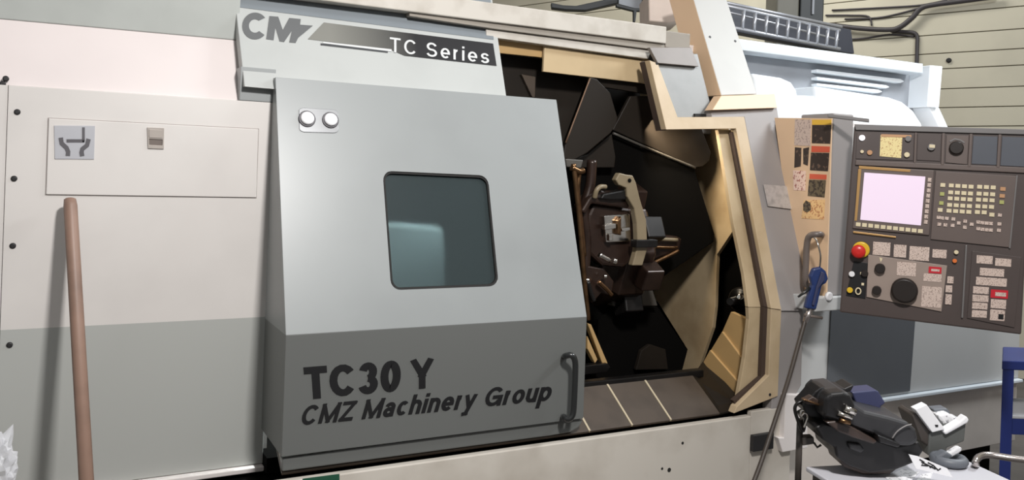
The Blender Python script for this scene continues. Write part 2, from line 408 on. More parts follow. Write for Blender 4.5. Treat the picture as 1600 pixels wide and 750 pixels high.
# --- left covers
y28 = PY(2.8)
cov = boxo('front_cover', (-0.148, 2.80, 0.515), (0.60, 2.83, 1.691), 'cover_paint', lathe, 0.0015)
side = boxo('side_cover', (-1.2, 2.803, 0.515), (-0.1492, 2.83, 1.691), 'cover_paint', lathe, 0.0015)
MB().box((-1.2, 2.84, 0.12), (0.62, 4.1, 1.68)).build('headstock_body', 'white_paint', lathe)
boxo('bottom_ledge', (-1.2, 2.775, 0.497), (0.60, 2.84, 0.513), 'white_paint', lathe, 0.003)
boxo('plinth', (-1.2, 2.86, 0.0), (0.62, 2.9, 0.50), 'dark_gap', lathe, 0)
bolt0 = None
for x, y in ((27, 175), (22, 279), (20, 384), (15, 539)):
    c = y28(x, y)
    if bolt0 is None: bolt0 = MB().lathe(c+V((0, 0.004, 0)), (0, -1, 0), [(0.0085, 0), (0.0085, 0.006), (0.005, 0.009)], 14).build('bolt', 'bolt_black', cov)
    else: share(bolt0, 'bolt', c+V((0, -0.0005, 0)), cov)
for x, y in ((9, 123), (4, 131)): share(bolt0, 'bolt', PY(2.815)(x, y), cov)
up = MB().poly([V((-1.2, 2.822, 1.692)), V((0.50, 2.822, 1.692)), V((0.50, 2.93, 1.900)), V((-1.2, 2.93, 1.885))], (0, 0.03, 0)).build('upper_cover', 'pink_white_paint', lathe, 0.003)
MB().poly([V((-1.2, 2.93, 1.8855)), V((0.50, 2.93, 1.9005)), V((0.50, 2.905, 2.07)), V((-1.2, 2.905, 2.07))], (0, 0.03, 0)).build('upper_shade_band', 'shade_band_grey', lathe, 0.003)  # dark top band: shade put into grey colour and overhanging tilt
boxo('roof_panel', (-1.2, 3.0, 2.06), (2.6, 4.1, 2.09), 'white_paint', lathe)
boxo('hatch_gap', tuple(V((y28(72, 302).x-0.002, 2.7985, 1.3795))), (0.5515, 2.801, 1.6045), 'hatch_line', cov, 0)
hat = boxo('hatch', (y28(72, 302).x, 2.7945, 1.3815), (0.5495, 2.80, 1.6025), 'cover_paint', lathe, 0.002)
yh = PY(2.7945)
slab('pictogram_plate', [(84.5, 196), (148.5, 196.5), (147, 249), (85.5, 248.5)], yh, 0.0025, 'picto_plate', hat, -0.0025, 0.0008)
for px, wd in (([(130.5, 199), (130.5, 220.5), (129, 221)], 4.2), ([(104, 220), (132, 220)], 5.0),
               ([(95, 215), (96.5, 224), (104, 231), (106.5, 237), (106, 243.5)], 7), ([(138.5, 217), (136, 227), (128.5, 233), (127.5, 238), (128.5, 244)], 7)):
    slab('pictogram_stroke', ribbon(px, wd), yh, 0.001, 'picto_ink', hat, -0.0037, 0)
MB().poly([[yh(*p, -0.004) for p in ((230, 199), (256.5, 200), (256, 233), (231, 232))], [yh(*p, -0.004) for p in ((233, 217), (254, 218), (253.5, 227.5), (233, 226.5))]], (0, 0.004, 0)).build('latch', 'latch_grey', hat, 0.0008, 'small grey flush latch')
slab('latch_recess', [(233, 217), (254, 218), (253.5, 227.5), (233, 226.5)], yh, 0.001, 'grab_grey', hat, -0.001, 0)
slab('latch_tab', [(233, 202), (254, 203), (254, 216), (233, 215)], yh, 0.002, 'latch_grey', hat, -0.006, 0.0008)
# --- sign over the door
sg = slab('header_sign', [(366, -10), (380.5, 121), (382, 135), (800, 172), (791, 149), (768, -10)], signp, 0.06, 'sign_face', lathe, 0, 0.002)
SO = V((0, -1, 0))
slab('sign_band', [(366, -10), (372, 11), (771.5, 62), (766, -10)], signp, 0.002, 'sign_band', sg, -0.002, 0)
slab('logo_stroke', [(398.5+20*math.cos(math.radians(a_)), 40.5+21*math.sin(math.radians(a_))) for a_ in range(-38+360, 38, -10)] +
     [(398.5+9.5*math.cos(math.radians(a_)), 40.5+10.5*math.sin(math.radians(a_))) for a_ in range(48, 318, 10)], signp, 0.002, 'logo_grey', sg, -0.002, 0)
slab('logo_stroke', [(421, 25), (434.8, 26), (442, 46.7), (452, 28), (470, 29.7), (469, 38.5), (489, 40), (466, 59), (462, 67), (452, 66), (456, 48), (444, 65.5), (437, 64.6), (430.5, 43), (427.5, 62.7), (416, 61)], signp, 0.002, 'logo_grey', sg, -0.002, 0)
slab('sign_stripe', [(481, 61), (506, 35), (770.5, 68), (776, 103), (632, 87), (611, 78)], signp, 0.002, 'stripe_ink', sg, -0.002, 0)
slab('sign_line', [(501, 67.5), (606, 79.5), (606, 82.5), (501, 70.5)], signp, 0.002, 'stripe_line', sg, -0.002, 0)
slab('sign_line', [(505, 65), (612, 77), (612, 80.5), (505, 67.5)], signp, 0.001, 'letter_light', sg, -0.003, 0)
text('letter', 'TC Series', (609, 58), (764, 78.5), (764, 99.5), (609, 81), signp, -0.0022, 'letter_light', sg, wt=0.13, gap=0.2)
boxo('track_end', (0.488, 2.80, 1.692), (0.60, 2.90, 1.80), 'door_paint', lathe, 0.002)
# --- sliding door
DX0, DX1, DT, DB = 0.59, 1.642, 1.771, 0.632
LY = lambda z: 2.5 + (z-KZ)/3 if z > KZ else 2.5
db = MB()
hole = [lean(*p) for p in rrect((598, 267), (762.5, 274.5), (779.5, 447), (611.5, 453.5), 0.085)]
db.poly([[V((DX0, LY(DT), DT)), V((DX1, LY(DT), DT)), V((DX1, 2.5, KZ)), V((DX0, 2.5, KZ))], hole], (0, 0.028, -0.002))
db.poly([V((DX0, 2.5, KZ)), V((DX1, 2.5, KZ)), V((DX1, 2.5, DB)), V((DX0, 2.5, DB))], (0, 0.03, 0))
for xa, xb in ((DX0, DX0+0.02), (DX1-0.012, DX1)):
    db.poly([V((xa, LY(DT)+0.0275, DT)), V((xa, 2.5275, KZ)), V((xa, 2.5295, DB)), V((xa, 2.79, DB)), V((xa, 2.79, DT))], (xb-xa, 0, 0))
db.box((DX0, LY(DT)+0.0275, DT-0.02), (DX1, 2.79, DT))
door = db.build('door', 'door_paint', lathe, 0.0012)
slab('bottom_lip', [(441, 716.5), (906, 653), (911, 658), (904, 668), (890, 676), (860, 681), (441, 737)], front, 0.03, 'door_paint', door, 0.012, 0.004)
slab('window_pane', rrect((594, 263), (767, 271), (784, 451), (607, 458), 0.09), lean, 0.006, 'window_acrylic', door, 0.014, 0)
ring_o = rrect((598.5, 267.5), (762.5, 275), (779, 446.5), (612, 453), 0.085); ring_i = rrect((601, 270.5), (760, 278), (776, 444), (614.5, 450), 0.075)
slab('window_gasket', ring_o, lean, 0.01, 'dark_gap', door, 0.004, 0, holes=[ring_i])
kp = slab('button_plate', rrect((467, 168), (528, 171.5), (529, 208), (468, 206), 0.14), lean, 0.003, 'button_steel', door, -0.003, 0.001)
ln = V((0, -1, 1/3)).normalized()
for x, y in ((479.5, 186), (516, 188)):
    c = lean(x, y, -0.003)
    MB().lathe(c, ln, [(0.0275, 0), (0.0275, 0.004), (0.0245, 0.0042)], 24).build('button_collar', 'picto_ink', door)
    MB().lathe(c, ln, [(0.0215, 0.003), (0.0215, 0.011), (0.018, 0.014), (0.009, 0.0155)], 24).build('button', 'button_white', door)
text('letter', 'TC30', (474, 574), (627, 562), (625, 611), (478, 624), front, -0.0005, 'letter_black', door, wt=0.215, gap=0.055)
text('letter', 'Y', (641, 561), (678, 558), (678, 605), (641, 608.5), front, -0.0005, 'letter_black', door, wt=0.215, gap=0.055)
text('letter', 'CMZ Machinery Group', (473, 634), (863, 596), (861, 625), (471, 664.5), front, -0.0005, 'letter_black', door, wt=0.175, shear=0.2, gap=0.085)
hp = [front(882, 557, 0.0), front(884, 556, -0.035), front(892, 555, -0.052), front(898, 562, -0.055), front(899, 580, -0.055), front(897, 630, -0.055), front(895, 648, -0.055), front(888, 655, -0.05), front(882, 652, -0.035), front(880, 651, 0.0)]
tubeo('handle', spline(hp, 4), 0.0105, 'handle_black', door, 12, label='black tubular pull handle')
# --- base and sill
base = boxo('base_front', (0.40, 2.50, 0.05), (2.435, 2.53, 0.5565), 'sill_paint', lathe, 0.004)
boxo('base_corner_panel', (2.439, 2.505, 0.05), (2.66, 2.53, 0.572), 'sill_paint', lathe, 0.003)
boxo('base_body', (0.40, 2.54, 0.0), (2.64, 4.1, 0.48), 'void_dark', lathe, 0)
boxo('base_body', (2.64, 2.70, 0.0), (4.3, 4.1, 0.48), 'void_dark', lathe, 0)
slab('green_label', [(473, 748), (530.5, 740.5), (530.5, 765), (473, 770)], front, 0.001, 'green_label', base, -0.001, 0)
for x, y, r_ in ((1066, 692, 2.2), (1034, 732, 2), (1045, 734, 3.2)):
    MB().lathe(front(x, y, 0.002), (0, -1, 0), [(r_*0.0026, 0), (r_*0.0026, 0.003)], 8).build('chip_mark', 'dark_gap', base)
MB().box(front(1178, 681, -0.02), front(1203, 699, 0.0)).build('latch', 'bolt_black', lathe, 0.003)
# --- tray in the working area: sloping cover plates
edges = [(0.60, 1.69), (1.695, 1.874), (1.884, 2.054), (2.064, 2.30)]
for a, b in edges:
    MB().poly([V((a, 2.531, 0.573)), V((b, 2.531, 0.573)), V((b, 2.70, 0.683)), V((a, 2.70, 0.683))], (0, 0.006, -0.01)).build('tray_plate', 'tray_brown', lathe, 0.0015)
for a in (1.6925, 1.879, 2.059):
    MB().poly([V((a-0.004, 2.531, 0.5745)), V((a+0.004, 2.531, 0.5745)), V((a+0.004, 2.70, 0.6845)), V((a-0.004, 2.70, 0.6845))], (0, 0.005, -0.008)).build('tray_joint', 'joint_light', lathe)
MB().poly([V((2.30, 2.531, 0.573)), V((2.44, 2.531, 0.585)), V((2.50, 2.86, 0.70)), V((2.30, 2.70, 0.683))], (0, 0.006, -0.01)).build('chute_plate', 'guard_dark', lathe)
boxo('tray_rail', (0.6, 2.70, 0.67), (2.36, 2.74, 0.70), 'iron_dark', lathe, 0.004)
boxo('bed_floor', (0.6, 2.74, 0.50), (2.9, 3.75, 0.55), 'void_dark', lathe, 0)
# --- inner shell
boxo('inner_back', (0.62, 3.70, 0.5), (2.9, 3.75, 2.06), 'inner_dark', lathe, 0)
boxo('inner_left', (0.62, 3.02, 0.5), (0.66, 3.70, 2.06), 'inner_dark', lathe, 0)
wallx = PX(2.70)
slab('inner_right', [(1000, 120), (1120, 120), (1140, 210), (1172, 352), (1149, 355), (1120, 398), (1117, 480), (1113, 512), (1099, 553), (1090, 578), (1062, 592), (1074, 546), (1029, 474), (1000, 440)], wallx, 0.02, 'jamb_cream', lathe, 0, 0.002, V((1, 0, 0)))
boxo('tailstock_recess', (2.775, 2.66, 0.5), (2.795, 3.7, 1.75), 'void_dark', lathe, 0)  # near-black backing; shade of the opening put into its colour
# --- top beams and header
boxo('top_beam', (0.4, 2.90, 2.062), (2.262, 3.0, 2.135), 'beam_white', lathe, 0.004)
boxo('beam_end', (2.268, 2.91, 2.048), (2.40, 3.0, 2.12), 'beam_grey', lathe, 0.003)
py29 = PY(2.90)
slab('top_rail', [(640, 7), (766, 31), (1043, 70), (1079, 75), (1080, 82), (1018, 77), (772, 45), (640, 25)], py29, 0.05, 'beam_grey', lathe, 0.015)
slab('guide_rail', [(760, 45), (1018, 78.5), (1013, 92), (773, 59), (760, 57)], py29, 0.04, 'beam_white', lathe, 0.03)
slab('header_plate', [(700, 50), (773, 60.5), (1014, 93), (1014, 110), (849, 90), (777, 82.5), (700, 73)], PY(2.98), 0.02, 'gold_cream', lathe)  # warm light on the header put into its gold-cream colour
slab('header_cover', [(851, 72), (1014, 96), (1019, 131.5), (849, 112)], PY(2.955), 0.015, 'header_cream', lathe)  # same warm light painted into the cover plate
slab('header_lip', [(915, 118), (1019, 131), (1025, 149), (924, 133)], PY(2.99), 0.02, 'guard_dark', lathe)
# --- frame round the opening
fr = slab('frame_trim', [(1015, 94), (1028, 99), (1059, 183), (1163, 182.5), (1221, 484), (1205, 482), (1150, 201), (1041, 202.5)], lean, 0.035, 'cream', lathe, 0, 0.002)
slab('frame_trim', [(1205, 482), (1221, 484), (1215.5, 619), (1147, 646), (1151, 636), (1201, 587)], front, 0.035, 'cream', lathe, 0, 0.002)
slab('seal_strip', [(1143, 207), (1152, 203), (1206, 482), (1194, 479)], lean, 0.02, 'seal_brown', lathe, 0.02, 0.001)
slab('seal_strip', [(1194, 478), (1206, 482), (1202, 588), (1151, 637), (1146, 626), (1189.5, 589)], front, 0.02, 'seal_brown', lathe, 0.02, 0.001)
slab('jamb_panel', [(1122, 203), (1147, 203), (1197, 480), (1169.5, 480), (1163, 430), (1147, 353)], lean, 0.02, 'jamb_cream', lathe, 0.045, 0.002)
slab('jamb_panel', [(1169.5, 479), (1197, 479), (1192, 590), (1149, 630), (1153, 621), (1164, 559), (1170.5, 499)], front, 0.02, 'jamb_cream', lathe, 0.045, 0.002)
slab('inner_edge', [(1013, 96), (1016, 94), (1042.5, 203), (1039, 204)], lean, 0.06, 'seal_brown', lathe, 0.012, 0)
for x, y in ((1026, 99.5), (1202.5, 616.5)):
    MB().lathe((lean if y < 400 else front)(x, y, 0.001), (0, -1, 0), [(0.006, 0), (0.006, 0.003)], 10).build('bolt', 'bolt_black', fr)
slab('recess_plate', [(1022, 84), (1090, 84), (1116, 186), (1058, 186)], lean, 0.02, 'plate_grey', lathe, 0.05)
slab('recess_header', [(1015, 74), (1080, 74), (1092, 104), (1028, 98.5)], lean, 0.02, 'header_grey', lathe, 0.03)
slab('slot', [(1086, 177.5), (1112, 178), (1113, 184), (1086, 183)], lean, 0.01, 'dark_gap', lathe, 0.04, 0)
# --- post beside the door, stepping out to the lower casing
postp = slant(2.80, 1.86, 0.5)
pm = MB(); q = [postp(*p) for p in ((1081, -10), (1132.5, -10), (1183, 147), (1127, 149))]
pm.poly(q, (0, 0.165, 0)); pm.mi = [0, 1, 1, 0, 0, 1]  # left side painted as warmly lit, front stays white
post = pm.build('post', ['post_white', 'warm_lit_peach'], lathe, 0.003)
for x, y in ((1109, 58), (1148.5, 64.5)):
    MB().lathe(postp(x, y, 0.001), (0, -1, 0.5), [(0.006, 0), (0.006, 0.003)], 10).build('bolt', 'bolt_black', post)
slab('post_ledge', [(1113, 172), (1127, 149.5), (1210.5, 147), (1214.5, 168.5)], postp, 0.05, 'warm_lit_peach', lathe, -0.015, 0.002)  # ledge colour carries painted warm light
slab('casing_upper', [(1112, 172), (1214, 168), (1235, 295), (1248, 345), (1254, 385), (1257, 440), (1254, 486), (1221, 486), (1163, 183), (1112, 186)], lean, 0.05, 'lilac_grey', lathe, 0.006, 0.003)
slab('casing_lower', [(1218, 484), (1255, 486), (1254, 520), (1252, 602), (1214, 668), (1205, 640)], front, 0.05, 'lilac_grey', lathe, 0.006, 0.003)
slab('nameplate', [(1193, 288), (1232, 291), (1246, 328), (1200, 322)], lean, 0.002, 'scratched_steel', lathe, -0.002, 0)
slab('corner_guard', [(1228, 616), (1262, 618), (1262, 700), (1223, 707), (1216, 684), (1225, 684)], PY(2.5), 0.05, 'white_paint', lathe, -0.02, 0.003)
# --- right body
boxo('right_body', (2.80, 2.62, 0.50), (4.35, 3.9, 1.76), 'white_paint', lathe)
boxo('right_panel', (2.757, 2.595, 0.523), (4.35, 2.62, 1.74), 'body_light', lathe, 0.003)
slab('grey_panel', [(1300, 470), (1431, 490), (1422, 611), (1291, 628)], PY(2.595), 0.006, 'body_rect', lathe, -0.006, 0.001)
boxo('ridge', (2.68, 2.57, 0.506), (4.35, 2.62, 0.521), 'hood_fascia', lathe, 0.003)
boxo('lower_panel', (2.68, 2.60, 0.20), (4.35, 2.64, 0.505), 'body_low', lathe, 0.003)
# --- rear hood with louvres
hy = PY(3.0)
boxo('hood_fascia', (2.55, 3.0, 2.095), (4.075, 3.4, 2.147), 'hood_fascia', lathe, 0.004)
boxo('hood_recess', (2.55, 3.10, 1.70), (4.14, 3.4, 2.095), 'hood_grey', lathe, 0.003)
for q in ([(1277, 108), (1408, 123.5), (1414, 127), (1408, 129.5), (1277, 113)], [(1277, 120), (1385, 133), (1391, 136), (1385, 138), (1277, 124.5)], [(1277, 130), (1373, 140), (1380, 143), (1373, 145.5), (1277, 134)]):
    slab('louvre', q, PY(3.06), 0.05, 'hood_white', lathe, 0, 0.004)
slab('hood_bulge', [(1176, 114), (1222, 121), (1238, 128), (1246, 140), (1250, 160), (1252, 200), (1185, 200)], PY(2.98), 0.14, 'hood_white', lathe, 0, 0.02, seg=4)
slab('hood_bulge', [(1274, 134), (1392, 152), (1412, 159), (1428, 172), (1441, 192), (1445, 205), (1274, 205)], PY(2.96), 0.16, 'hood_white', lathe, 0, 0.02, seg=4)
slab('hood_apron', [(1208, 147), (1272, 150), (1290, 186), (1290, 215), (1200, 215)], PY(2.92), 0.03, 'hood_fascia', lathe, 0, 0.003)
slab('end_column', [(1453.5, 102), (1473, 103.5), (1467.5, 168), (1449, 167)], hy, 0.28, 'hood_white', lathe, -0.02, 0.004)
slab('end_leg', [(1452, 168), (1467.5, 168), (1482, 200), (1468, 200)], hy, 0.24, 'hood_white', lathe, 0.0, 0.004)
# --- side of the console post with warning stickers
px_ = PX(2.75)
boxo('console_post', (2.752, 2.425, 1.03), (2.872, 2.597, 1.775), 'lilac_grey', lathe, 0.006)
LX = V((1, 0, 0))
pp = slab('sticker_panel', [(1210, 184), (1299.5, 185), (1291, 470), (1248, 455), (1230, 330)], px_, 0.006, 'warm_lit_peach', lathe, -0.004, 0.001, LX)  # warm light painted into the panel colour
def stk(px, mat, o=-0.0055, nm='sticker'): slab(nm, px, px_, 0.0012, mat, pp, o, 0, LX)
stk([(1242, 186), (1267, 187), (1266, 228), (1241, 227)], 'sticker_info')
stk([(1269, 187), (1299, 187), (1298.5, 195), (1269, 195)], 'sticker_yellow'); stk([(1269, 195.5), (1298.5, 195.5), (1297, 224.5), (1268.5, 223.5)], 'sticker_black')
stk([(1268, 228), (1296.5, 229), (1296, 238), (1267.5, 237.5)], 'sticker_red'); stk([(1267, 238.5), (1295.5, 239), (1293.5, 267.5), (1265.5, 266)], 'sticker_black')
stk([(1265, 271.5), (1291.5, 273), (1291, 280.5), (1264.5, 279.5)], 'sticker_red'); stk([(1264, 280.5), (1290.5, 281.5), (1288, 308.5), (1262, 306)], 'sticker_olive')
stk([(1256, 313), (1289, 312), (1287, 343), (1252, 341)], 'sticker_beige'); stk([(1259, 313), (1266, 317), (1267, 328), (1261, 332), (1255, 329), (1255, 319)], 'sticker_olive', -0.0067)
stk([(1242, 230), (1252, 231), (1251, 260), (1241, 262)], 'sticker_black'); stk([(1255, 232), (1264, 230), (1262, 259), (1255, 256)], 'sticker_black')
stk([(1239, 266), (1259, 267), (1258, 298), (1240, 297)], 'sticker_pink')
boxo('post_bracket', (2.66, 2.40, 0.975), (2.95, 2.597, 1.03), 'body_light', lathe, 0.004)
MB().lathe(PY(2.40)(1294, 463), (0, -1, 0), [(0.018, -0.002), (0.018, 0.008), (0.013, 0.011)], 18).build('bracket_cap', 'button_white', lathe)
gp = [px_(1284, 367, -0.005), px_(1280, 366, -0.05), px_(1266, 368, -0.07), px_(1261, 380, -0.07), px_(1259.5, 410, -0.07), px_(1258.5, 438, -0.07), px_(1262, 446, -0.05), px_(1270, 447, -0.005)]
tubeo('grab_handle', spline(gp, 4), 0.0125, 'grab_grey', lathe, 12)
slab('window_pale_backing', [(560, 345), (655, 352), (690, 356), (694, 400), (696, 520), (560, 520)], PY(2.92), 0.03, 'pale_backing_grey', lathe, 0, 0.01)  # added panel that gives the window its paler lower left
# --- turret and tooling in the working area
tx = PY(3.0); tc = tx(948, 388); AX = V((1, 0, 0))
MB().lathe(tc+V((-0.06, 0.02, 0)), AX, [(0.15, -0.03), (0.225, 0.0), (0.25, 0.02), (0.25, 0.14), (0.235, 0.16)], 8).build('turret_drum', 'turret_brown', lathe, 0.006)
MB().lathe(tc+V((-0.12, 0.02, 0)), AX, [(0.05, -0.02), (0.09, 0.0), (0.12, 0.03), (0.12, 0.06)], 20).build('turret_hub', 'iron_dark', lathe)
for k in range(8):
    a = math.radians(45*k+22.5); c = tc+V((0.02, 0.02+0.235*math.cos(a), 0.235*math.sin(a)))
    d = V((0, math.cos(a), math.sin(a))); t = V((0, -math.sin(a), math.cos(a)))
    m_ = MB(); m_.poly([c+t*0.055-d*0.02, c+t*0.045+d*0.055, c-t*0.045+d*0.055, c-t*0.055-d*0.02], (0.09, 0, 0)).build('tool_block', 'iron_dark' if k % 2 else 'turret_brown', lathe, 0.006)
blk = slab('tool_clamp', [(944, 337), (984, 334), (986, 377), (947, 379)], PY(2.72), 0.05, 'chrome', lathe, 0, 0.004)
for q in ([(945, 352), (963, 349), (963, 357), (945, 360)], [(965, 345), (971, 338), (971, 368), (965, 366)], [(952, 366), (958, 365), (958, 376), (952, 377)], [(972, 357), (985, 355), (985, 360), (972, 362)]):
    slab('clamp_jaw', q, PY(2.72), 0.02, 'brass' if q[0][0] == 965 else 'chrome', blk, -0.02, 0.003)
slab('drum_face', [(928, 318), (985, 325), (990, 335), (996, 372), (990, 405), (975, 418), (940, 415), (918, 395), (915, 360), (920, 335)], PY(2.74), 0.05, 'turret_brown', lathe, 0, 0.012)
slab('clamp_block', [(935, 296), (978, 302), (986, 318), (982, 326), (925, 318), (915, 335), (908, 330), (920, 310)], PY(2.71), 0.08, 'turret_brown', lathe, 0, 0.008)
slab('clamp_top', [(943, 303), (978, 296), (980, 312), (955, 313), (938, 311)], PY(2.69), 0.05, 'iron_dark', lathe, 0, 0.006)
slab('setting_arm', [(962, 281), (968, 270), (980, 273), (989, 274), (994, 285), (1000, 310), (1010, 344), (1012, 388), (1004, 415), (988, 415), (994, 394), (996, 374), (995, 350), (991, 326), (980, 307), (979, 294), (967, 289)], PY(2.68), 0.03, 'arm_cream', lathe, 0, 0.004)
MB().lathe(PY(2.68)(983.5, 282, -0.001), (0, -1, 0), [(0.008, 0), (0.008, 0.002)], 14).build('arm_hole', 'void_dark', lathe)
MB().box(PY(2.66)(995, 375), PY(2.70)(1018, 385)).build('arm_clip', 'iron_dark', lathe, 0.003)
tubeo('coolant_pipe', spline([PY(2.70)(929, 309), PY(2.69)(932, 298), PY(2.69)(938, 292), PY(2.70)(946, 292)], 5), 0.0095, 'arm_cream', lathe)
def tb(name, pts, Y, r_, mat): tubeo(name, spline([PY(Y)(x, y) for x, y in pts], 5), r_, mat, lathe, 10)
slab('hose_bracket', [(884, 248), (912, 250), (908, 263), (886, 261)], PY(2.72), 0.06, 'mid_grey', lathe, 0, 0.004)
tb('hydraulic_hose', [(896, 256), (899, 285), (904, 330), (909, 390), (914, 450), (919, 500)], 2.70, 0.010, 'brass')
tb('hydraulic_hose', [(905, 270), (903, 300), (908, 350), (913, 400)], 2.72, 0.009, 'brass')
tb('hydraulic_hose', [(893, 262), (905, 268), (912, 266)], 2.70, 0.012, 'brass')
tb('hydraulic_hose', [(925, 250), (922, 290), (912, 330), (916, 380), (912, 440)], 2.75, 0.020, 'turret_brown')
tb('coolant_nozzle', [(936, 398), (953, 407)], 2.68, 0.009, 'chrome'); tb('coolant_nozzle', [(957, 407), (962, 409)], 2.68, 0.012, 'chrome')
tb('coolant_nozzle', [(911, 438), (920, 438)], 2.70, 0.008, 'chrome'); tb('coolant_nozzle', [(935, 440), (948, 452), (956, 461)], 2.70, 0.008, 'brass')
tb('coolant_nozzle', [(943, 432), (947, 432)], 2.70, 0.008, 'chrome'); tb('coolant_nozzle', [(918, 440), (924, 460), (928, 470)], 2.70, 0.009, 'iron_dark')
slab('tool_fan', [(918, 415), (945, 420), (960, 440), (955, 462), (940, 458), (925, 475), (916, 450)], PY(2.73), 0.05, 'turret_brown', lathe, 0, 0.006)
slab('boring_bar', [(1015, 366), (1058, 369), (1066, 373), (1062, 392), (1050, 396), (1018, 408), (1012, 386)], PY(2.85), 0.06, 'turret_brown', lathe, 0, 0.008)
tb('bar_rod', [(1019, 373), (1058, 375)], 2.83, 0.008, 'arm_cream'); tb('bar_rod', [(1020, 386), (1058, 387)], 2.83, 0.006, 'brass')
tb('bar_rod', [(986, 428), (1010, 416), (1040, 402), (1060, 392)], 2.84, 0.008, 'brass')
slab('chip_guard', [(990, 430), (1015, 433), (1021, 456), (1028, 478), (959, 479), (957, 471), (982, 440)], PY(2.95), 0.05, 'mid_grey', lathe, 0, 0.004)
slab('swing_guard', [(923, 121), (933, 124), (953.5, 145), (965, 184), (962, 195), (955, 207), (917, 239), (893, 252), (880, 246), (884, 222)], PY(2.90), 0.012, 'guard_dark', lathe, 0, 0.003)
tb('guard_rim', [(922, 122), (884, 223)], 2.89, 0.003, 'rim_copper')
slab('guard_flap', [(956, 209), (962, 245), (960, 262), (890, 262), (890, 250), (918, 241)], PY(2.96), 0.03, 'guard_dark', lathe, 0, 0.004)
slab('inner_shutter', [(779, 84), (850, 92), (850, 112), (918, 121), (880, 225), (860, 260), (770, 240)], PY(3.08), 0.02, 'guard_dark', lathe, 0, 0.003)
slab('shutter_rib', [(815, 116), (837, 120), (836, 152), (832, 152)], PY(3.06), 0.02, 'tray_brown', lathe, 0, 0.002)
slab('upper_guard', [(957, 203), (985, 150), (1085, 150), (1098, 205), (1111, 238), (1108, 252), (1098, 260), (1086, 262)], PY(3.00), 0.02, 'guard_dark', lathe, 0, 0.004)
tb('guard_rim', [(958, 208), (1020, 235), (1086, 262)], 2.99, 0.006, 'mid_grey')
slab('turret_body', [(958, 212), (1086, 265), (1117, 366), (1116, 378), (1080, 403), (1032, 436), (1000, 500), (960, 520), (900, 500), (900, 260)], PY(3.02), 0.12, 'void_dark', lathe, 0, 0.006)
slab('bed_void', [(935, 500), (958, 482), (1028, 480), (1073, 546), (1062, 592), (930, 606)], PY(3.0), 0.02, 'void_dark', lathe, 0, 0)  # dark sheet standing for the unlit hollow behind the tray
slab('slide_plate', [(1002, 548), (1016, 538), (1040, 546), (1044, 577), (994, 578)], PY(2.97), 0.02, 'guard_dark', lathe, 0, 0.002)
for q in ([(918, 505), (924, 507), (950, 568), (942, 570)], [(918, 525), (934, 562), (930, 568), (918, 545)]):
    slab('slide_wiper', q, PY(2.86), 0.03, 'gold_cream', lathe, 0, 0.003)
slab('slide_bracket', [(912, 572), (950, 568), (954, 574), (948, 582), (912, 586)], PY(2.84), 0.04, 'iron_dark', lathe, 0, 0.003)
# --- tailstock side
MB().lathe(PY(2.78)(1158, 468), V((-1, -0.35, 0.0)), [(0.055, -0.12), (0.055, 0.01), (0.045, 0.025), (0.02, 0.03), (0.016, 0.10)], 20).build('tailstock_quill', 'iron_dark', lathe)
MB().lathe(PY(2.72)(1160, 463), V((-1, -0.35, 0.0)), [(0.014, -0.02), (0.014, 0.03), (0.008, 0.035)], 14).build('quill_nut', 'chrome', lathe)
tlx = PX(2.47)
slab('telescopic_cover', [(1142, 487), (1171, 500), (1166, 570), (1161, 568), (1127, 521)], tlx, 0.02, 'gold_cream', lathe, 0.02, 0.002, V((1, 0, 0)))
slab('telescopic_cover', [(1128, 518), (1164, 566), (1157, 606), (1153, 604), (1108, 551)], tlx, 0.02, 'gold_cream', lathe, 0.01, 0.002, V((1, 0, 0)))
slab('telescopic_cover', [(1109, 547), (1158, 603), (1154, 624), (1097, 569)], tlx, 0.02, 'gold_cream', lathe, 0.0, 0.002, V((1, 0, 0)))

# ================================================================== control console
con = thing('control_console', tuple(cons(1455, 500)), 'dark grey operator console with lit screen and keypad at the right of the lathe', 'console')
CB = -cn
def cslab(name, px, th, mat, parent, o, bevel=0.001, label=None): return slab(name, px, cons, th, mat, parent, o, bevel, CB, (), label)
def cq(x0, y0, x1, y1):
    """upright plate on the tilted console"""
    cx, cy = (x0+x1)/2, (y0+y1)/2
    return [(x-0.055*(y-cy), y+0.07*(x-cx)) for x, y in ((x0, y0), (x1, y0), (x1, y1), (x0, y1))]
hous = cslab('housing', [(1335, 195), (1612, 203.5), (1596, 523), (1312, 488)], 0.10, 'console_dark', con, 0, 0.006)
cslab('top_rim', [(1335, 194), (1612, 202.5), (1612, 210.5), (1337, 203)], 0.012, 'console_rim', con, 0.010, 0.002)
cslab('arm_plate', [(1293, 178), (1358, 185.5), (1358, 191), (1293, 183)], 0.03, 'console_rim', con, -0.03, 0.002)
bay = cslab('switch_bay', [(1339, 207), (1428, 209.5), (1427, 251), (1337, 248)], 0.004, 'console_dark', con, 0.004)
cslab('label_plate', [(1376, 210.5), (1410, 213.5), (1408, 247), (1374.5, 244)], 0.002, 'label_yellow', bay, 0.006, 0)
cslab('label_bar', [(1377, 209.5), (1424, 211), (1424, 215), (1377, 213.5)], 0.002, 'key_orange', bay, 0.0075, 0)
def knob(name, x, y, r_, h, mat, parent, o=0.004, n=18):
    c = cons(x, y, o); rr = r_/450.0
    return MB().lathe(c, cn, [(rr, 0), (rr, h*0.8), (rr*0.85, h)], n).build(name, mat, parent)
knob('lamp', 1347, 215.5, 5, 0.01, 'led_white', bay); knob('button', 1419, 217, 5, 0.01, 'console_rim', bay); knob('button', 1417, 242, 4.5, 0.01, 'key_cream', bay)
knob('button', 1347, 237, 3, 0.008, 'key_cream', bay); knob('button', 1359, 238.5, 4.5, 0.008, 'key_orange', bay)
